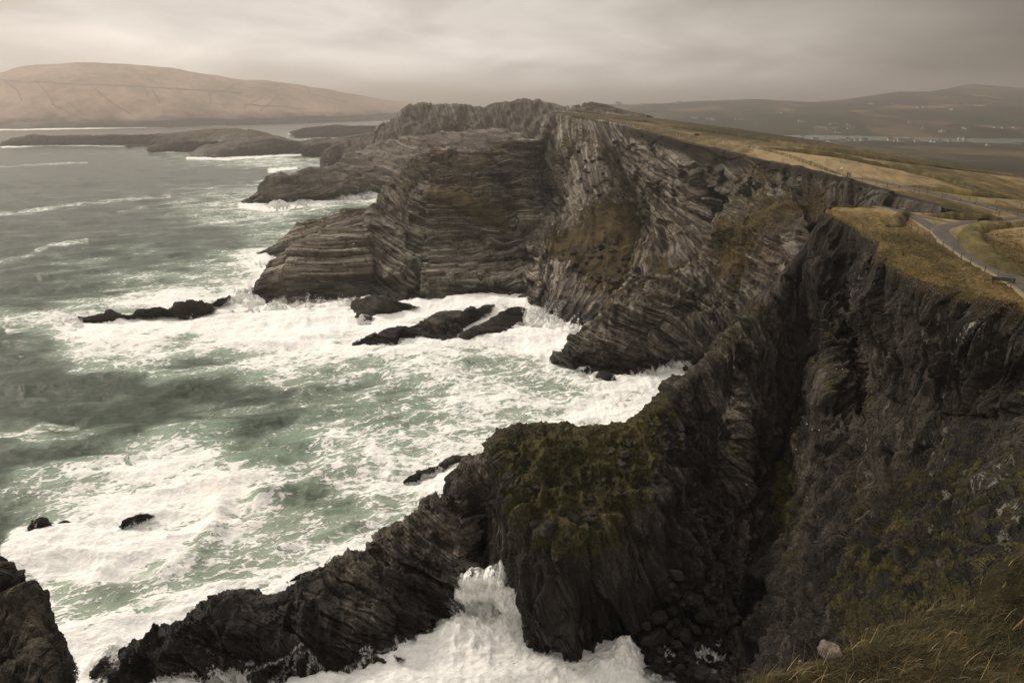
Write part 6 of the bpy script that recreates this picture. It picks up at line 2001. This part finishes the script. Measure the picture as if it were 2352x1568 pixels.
wcol = wb.mix(milky, (0.031, 0.044, 0.030), (0.28, 0.34, 0.26))
wcol = wb.mix(wb.m('MULTIPLY', wb.step(cr_, 0.55, 0.9), wb.m('MULTIPLY', milky, 0.5)), wcol, (0.16, 0.27, 0.20))
fn = wb.noise(wv2, 0.9, 7, 0.7)
fcol = wb.mix(wb.step(fn, 0.35, 0.6), (0.72, 0.72, 0.68), (0.93, 0.92, 0.89))
tan_ = wb.step(wb.noise(p, 0.016, 3, 0.5), 0.60, 0.72)
fcol = wb.mix(wb.m('MULTIPLY', tan_, 0.45), fcol, (0.82, 0.68, 0.55))
col = wb.mix(foam, wcol, fcol)
rip = wb.noise(wb.xyz(wb.m('MULTIPLY', px_, 0.22), wb.m('MULTIPLY', py_, 0.5), 0.0), 1.0, 9, 0.66)
hgt = wb.m('ADD', wb.m('MULTIPLY', rip, 0.8), wb.m('MULTIPLY', wb.m('MULTIPLY', fn, foam), 0.6))
nrm = wb.bump(hgt, 1.0, 0.9)
wb.out(col, wb.m('ADD', 0.22, wb.m('MULTIPLY', foam, 0.7)), 0.11, nrm)
mesh_grid('sea', P, at, M_sea, kind='structure', flip=True, smooth_=True)

#@@S0
# ------------------------------------------------------------------ broken water
M_foam, fb = new_mat('white_water')
_n = fb.noise(fb.pos, 0.8, 7, 0.7)
_bs = fb.out(fb.mix(fb.step(_n, .35, .65), (0.70, 0.71, 0.67), (0.93, 0.92, 0.89)), 0.8, 0.2, fb.bump(_n, .8, .3))
_na = fb.noise(fb.vm('MULTIPLY', fb.pos, (1.0, 1.0, 0.55)), 1.6, 8, 0.8)
fb.L(fb.step(fb.m('SUBTRACT', _na, fb.m('MULTIPLY', fb.attr('torn'), 0.47)), 0.02, 0.16), _bs.inputs['Alpha'])


def burst_mesh(name, lumps, seed=1):
    """a wave thrown up against the rock: torn sheets of white water rising from the surface"""
    import bmesh
    bm = bmesh.new(); bmesh.ops.create_icosphere(bm, subdivisions=5, radius=1.0); bm.verts.ensure_lookup_table()
    S = np.array([v.co[:] for v in bm.verts]); Fc = np.array([[v.index for v in f.verts] for f in bm.faces]); bm.free()
    V, F, T_ = [], [], []
    for (u, v, y, rx, rz) in lumps:
        c = at_y(u, v, y) if not isinstance(y, str) else at_z(u, v, float(y[1:]))
        Q = S * np.array([rx, rx * .7, rz])
        W = Q + c
        n1 = fbm(W[:, 0] * .35, W[:, 1] * .35, W[:, 2] * .22, 4, seed, .6, True)
        n2 = fbm(W[:, 0] * 1.6, W[:, 1] * 1.6, W[:, 2] * .8, 3, seed + 3, .6)
        upw = np.clip(S[:, 2], 0, 1)
        spike = np.clip(vnoise(W[:, 0] * .9, W[:, 1] * .9, W[:, 0] * 0, seed + 5), 0, 1) ** 1.5
        W = W + S * (n1 * rx * .34 + n2 * rx * .20)[:, None]
        W[:, 2] += upw * spike * rz * .45
        F.append(Fc + sum(len(a) for a in V)); V.append(W)
        T_.append(np.clip(S[:, 2] * .9 + .15 + n2 * .3, 0, 1) ** 1.2)
    return mesh_np(name, np.concatenate(V), np.concatenate(F), {'torn': np.concatenate(T_)}, M_foam, kind='stuff')


burst_mesh('breaking_wave', [(1070, 1362, 111, 2.2, 3.4), (1092, 1340, 111, 2.2, 3.4), (1116, 1350, 111, 2.6, 3.4), (1138, 1338, 110, 2.2, 3.8), (1160, 1362, 109, 2.3, 3.8), (1180, 1388, 108, 2.1, 3.4), (1058, 1390, 111, 2.0, 3.0), (1080, 1380, 115, 2.4, 3.0), (1118, 1372, 114, 2.6, 3.6), (1150, 1385, 113, 2.4, 3.4), (1184, 1405, 111, 1.9, 3.0), (1206, 1432, 110, 1.6, 2.8), (1066, 1405, 113, 2.4, 2.6), (1110, 1395, 112, 3.0, 3.2), (1165, 1410, 111, 2.6, 3.4),
    (1055, 1435, 'z1', 2.6, 2.2), (1105, 1430, 'z1', 3.5, 2.5), (1160, 1440, 'z1.5', 3.4, 2.8), (1198, 1440, 'z1.5', 2.2, 2.8), (1212, 1468, 'z1', 2.2, 2.4), (1180, 1480, 'z.5', 3.2, 2.0), (1040, 1470, 'z.3', 3.0, 1.2),
    (1440, 1508, 'z.5', 2.4, 1.8), (1462, 1528, 'z.4', 2.6, 1.6), (1410, 1530, 'z.4', 2.6, 1.6), (1375, 1552, 'z.2', 2.6, 1.2), (1490, 1555, 'z.2', 2.4, 1.2),
    (1216, 738, 'z1', 4.5, 5), (1232, 742, 'z1', 5, 6.5), (1250, 750, 'z0', 6, 5), (1275, 758, 'z0', 5, 4), (1320, 768, 'z0', 4.5, 4), (1338, 770, 'z0', 3.5, 4),
    (1545, 848, 'z0', 4, 4), (1562, 850, 'z0', 4, 4.5), (1525, 856, 'z0', 3.5, 3), (1340, 876, 'z0', 2.2, 2.2), (1364, 874, 'z0', 1.8, 2.6), (1470, 866, 'z0', 2.6, 2),
    (560, 688, 'z1', 5, 5), (585, 700, 'z0', 5, 4), (632, 712, 'z0', 5, 3), (810, 706, 'z0', 5, 4), (640, 474, 'z0', 8, 5), (700, 470, 'z0', 9, 3), (800, 460, 'z0', 12, 4), (845, 456, 'z0', 12, 5),
    (166, 748, 'z0', 3.5, 3.5), (180, 756, 'z0', 3, 2.5), (58, 1228, 'z0', 1.6, 2.4), (66, 1240, 'z0', 2, 2), (118, 1232, 'z0', 1.8, 1.4), (160, 1232, 'z0', 2, 1.2), (40, 1265, 'z0', 1.8, 1.2)], 9)


def spray(name, sources, seed=1):
    """flying drops, each a small tetrahedron on its own arc"""
    r = np.random.RandomState(seed)
    allp, alls = [], []
    for (u, v, z0, n, spread, up, lean, size) in sources:
        c = at_z(u, v, z0)
        n = int(n * 1.3)
        nj = max(14, n // 160)
        jb = r.normal(0, 1, (nj, 2)) * spread * .7
        jh = up * r.beta(1.3, 2.2, nj) * np.exp(-((jb ** 2).sum(1) / (spread * 1.3) ** 2))
        jd = jb / (spread * 1.6) + r.normal(0, .16, (nj, 2))
        k = r.randint(0, nj, n)
        t = r.beta(1.0, 1.7, n)
        h = jh[k] * t * 1.5
        sp = .10 + .55 * t * spread / 3.5
        p = np.stack([c[0] + jb[k, 0] + jd[k, 0] * h + h * lean[0] + r.normal(0, 1, n) * sp * .5, c[1] + jb[k, 1] * .8 + jd[k, 1] * h + h * lean[1] + r.normal(0, 1, n) * sp * .5, c[2] + h + r.normal(0, 1, n) * sp * .4], -1)
        allp.append(p); alls.append(r.uniform(.3, 1.0, n) * size * (1.0 - .6 * t))
    p = np.concatenate(allp); s_ = np.concatenate(alls)
    T = np.array([[1, 1, 1], [-1, -1, 1], [-1, 1, -1], [1, -1, -1]], float) * .6
    rot = r.normal(0, .35, (len(p), 4, 3))
    V = p[:, None] + (T[None] + rot) * s_[:, None, None] * np.array([.8, .8, 2.0])
    F = np.array([[0, 1, 2], [0, 3, 1], [0, 2, 3], [1, 3, 2]])
    F = (np.arange(len(p)) * 4)[:, None, None] + F[None]
    return mesh_np(name, V.reshape(-1, 3), F.reshape(-1, 3), None, M_foam, kind='stuff')


spray('spray', [
    (1092, 1352, 11, 9000, 2.0, 6, (0, -.1), .06), (1138, 1350, 12, 9000, 2.0, 6, (.05, -.1), .06), (1172, 1375, 9, 6000, 2.0, 5, (.1, -.1), .06), (1100, 1395, 5, 14000, 3.6, 12, (.05, -.1), .075), (1150, 1420, 5, 12000, 4.0, 11, (.15, -.1), .075), (1125, 1380, 7, 8000, 3.0, 8, (0, -.1), .06), (1200, 1460, 2, 6000, 3, 8, (.1, -.1), .07), (1460, 1510, 1, 5000, 3, 6, (0, 0), .06), (1070, 1440, 1, 4000, 3.5, 6, (-.1, 0), .10), (1190, 1480, 1, 3500, 3, 6, (.2, 0), .10),
    (1260, 1560, 0, 1500, 3, 5, (.1, 0), .10), (1440, 1510, 0, 4000, 4, 6, (.1, 0), .10), (1380, 1545, 0, 2500, 4, 4, (0, 0), .10),
    (1225, 742, 0, 3500, 8, 16, (.1, 0), .30), (1250, 752, 0, 3500, 9, 15, (.1, 0), .30), (1310, 765, 0, 2500, 9, 10, (.1, 0), .30), (1545, 850, 0, 3000, 7, 11, (.1, 0), .25), (1520, 858, 0, 2000, 7, 8, (0, 0), .25),
    (1460, 866, 0, 1800, 7, 6, (0, 0), .22), (1345, 872, 0, 1500, 5, 5, (0, 0), .22), (1390, 888, 0, 1500, 5, 5, (0, 0), .22),
    (565, 690, 0, 3500, 10, 11, (.1, 0), .30), (620, 712, 0, 3000, 12, 8, (.1, 0), .30), (700, 712, 0, 2500, 14, 7, (.1, 0), .30), (780, 708, 0, 2500, 14, 7, (.1, 0), .30),
    (640, 480, 0, 1800, 10, 14, (.1, 0), .45), (700, 474, 0, 1500, 16, 9, (0, 0), .45), (800, 464, 0, 1800, 18, 12, (0, 0), .45), (850, 458, 0, 1800, 18, 13, (0, 0), .45),
    (165, 750, 0, 3000, 6, 6, (-.1, 0), .25), (420, 745, 0, 2000, 10, 4, (0, 0), .25), (60, 1240, 0, 3000, 4, 6, (-.1, 0), .13), (120, 1235, 0, 2000, 4, 3, (0, 0), .12), (300, 1225, 0, 2000, 5, 3, (0, 0), .12),
    (600, 610, 0, 1500, 8, 6, (0, 0), .3), (1050, 730, 0, 1500, 10, 5, (0, 0), .25), (1130, 800, 0, 1500, 10, 4, (0, 0), .2)], 5)
#@@S1

# ------------------------------------------------------------------ air
hz = bpy.data.meshes.new('haze')
bx = 61000.0
v8 = [(-bx, -bx, -60), (bx, -bx, -60), (bx, bx, -60), (-bx, bx, -60), (-bx, -bx, HAZE_TOP), (bx, -bx, HAZE_TOP), (bx, bx, HAZE_TOP), (-bx, bx, HAZE_TOP)]
hz.from_pydata(v8, [], [(0, 3, 2, 1), (4, 5, 6, 7), (0, 1, 5, 4), (1, 2, 6, 5), (2, 3, 7, 6), (3, 0, 4, 7)])
ho = bpy.data.objects.new('haze', hz)
COL.objects.link(ho)
ho['kind'] = 'stuff'
hm = bpy.data.materials.new('haze')
hm.use_nodes = True
nt = hm.node_tree
for n in list(nt.nodes):
    nt.nodes.remove(n)
pv = nt.nodes.new('ShaderNodeVolumePrincipled')
pv.inputs['Color'].default_value = (0.98, 0.92, 0.85, 1)
pv.inputs['Density'].default_value = HAZE_DENSITY
pv.inputs['Anisotropy'].default_value = 0.78
oo = nt.nodes.new('ShaderNodeOutputMaterial')
nt.links.new(pv.outputs[0], oo.inputs['Volume'])
hz.materials.append(hm)
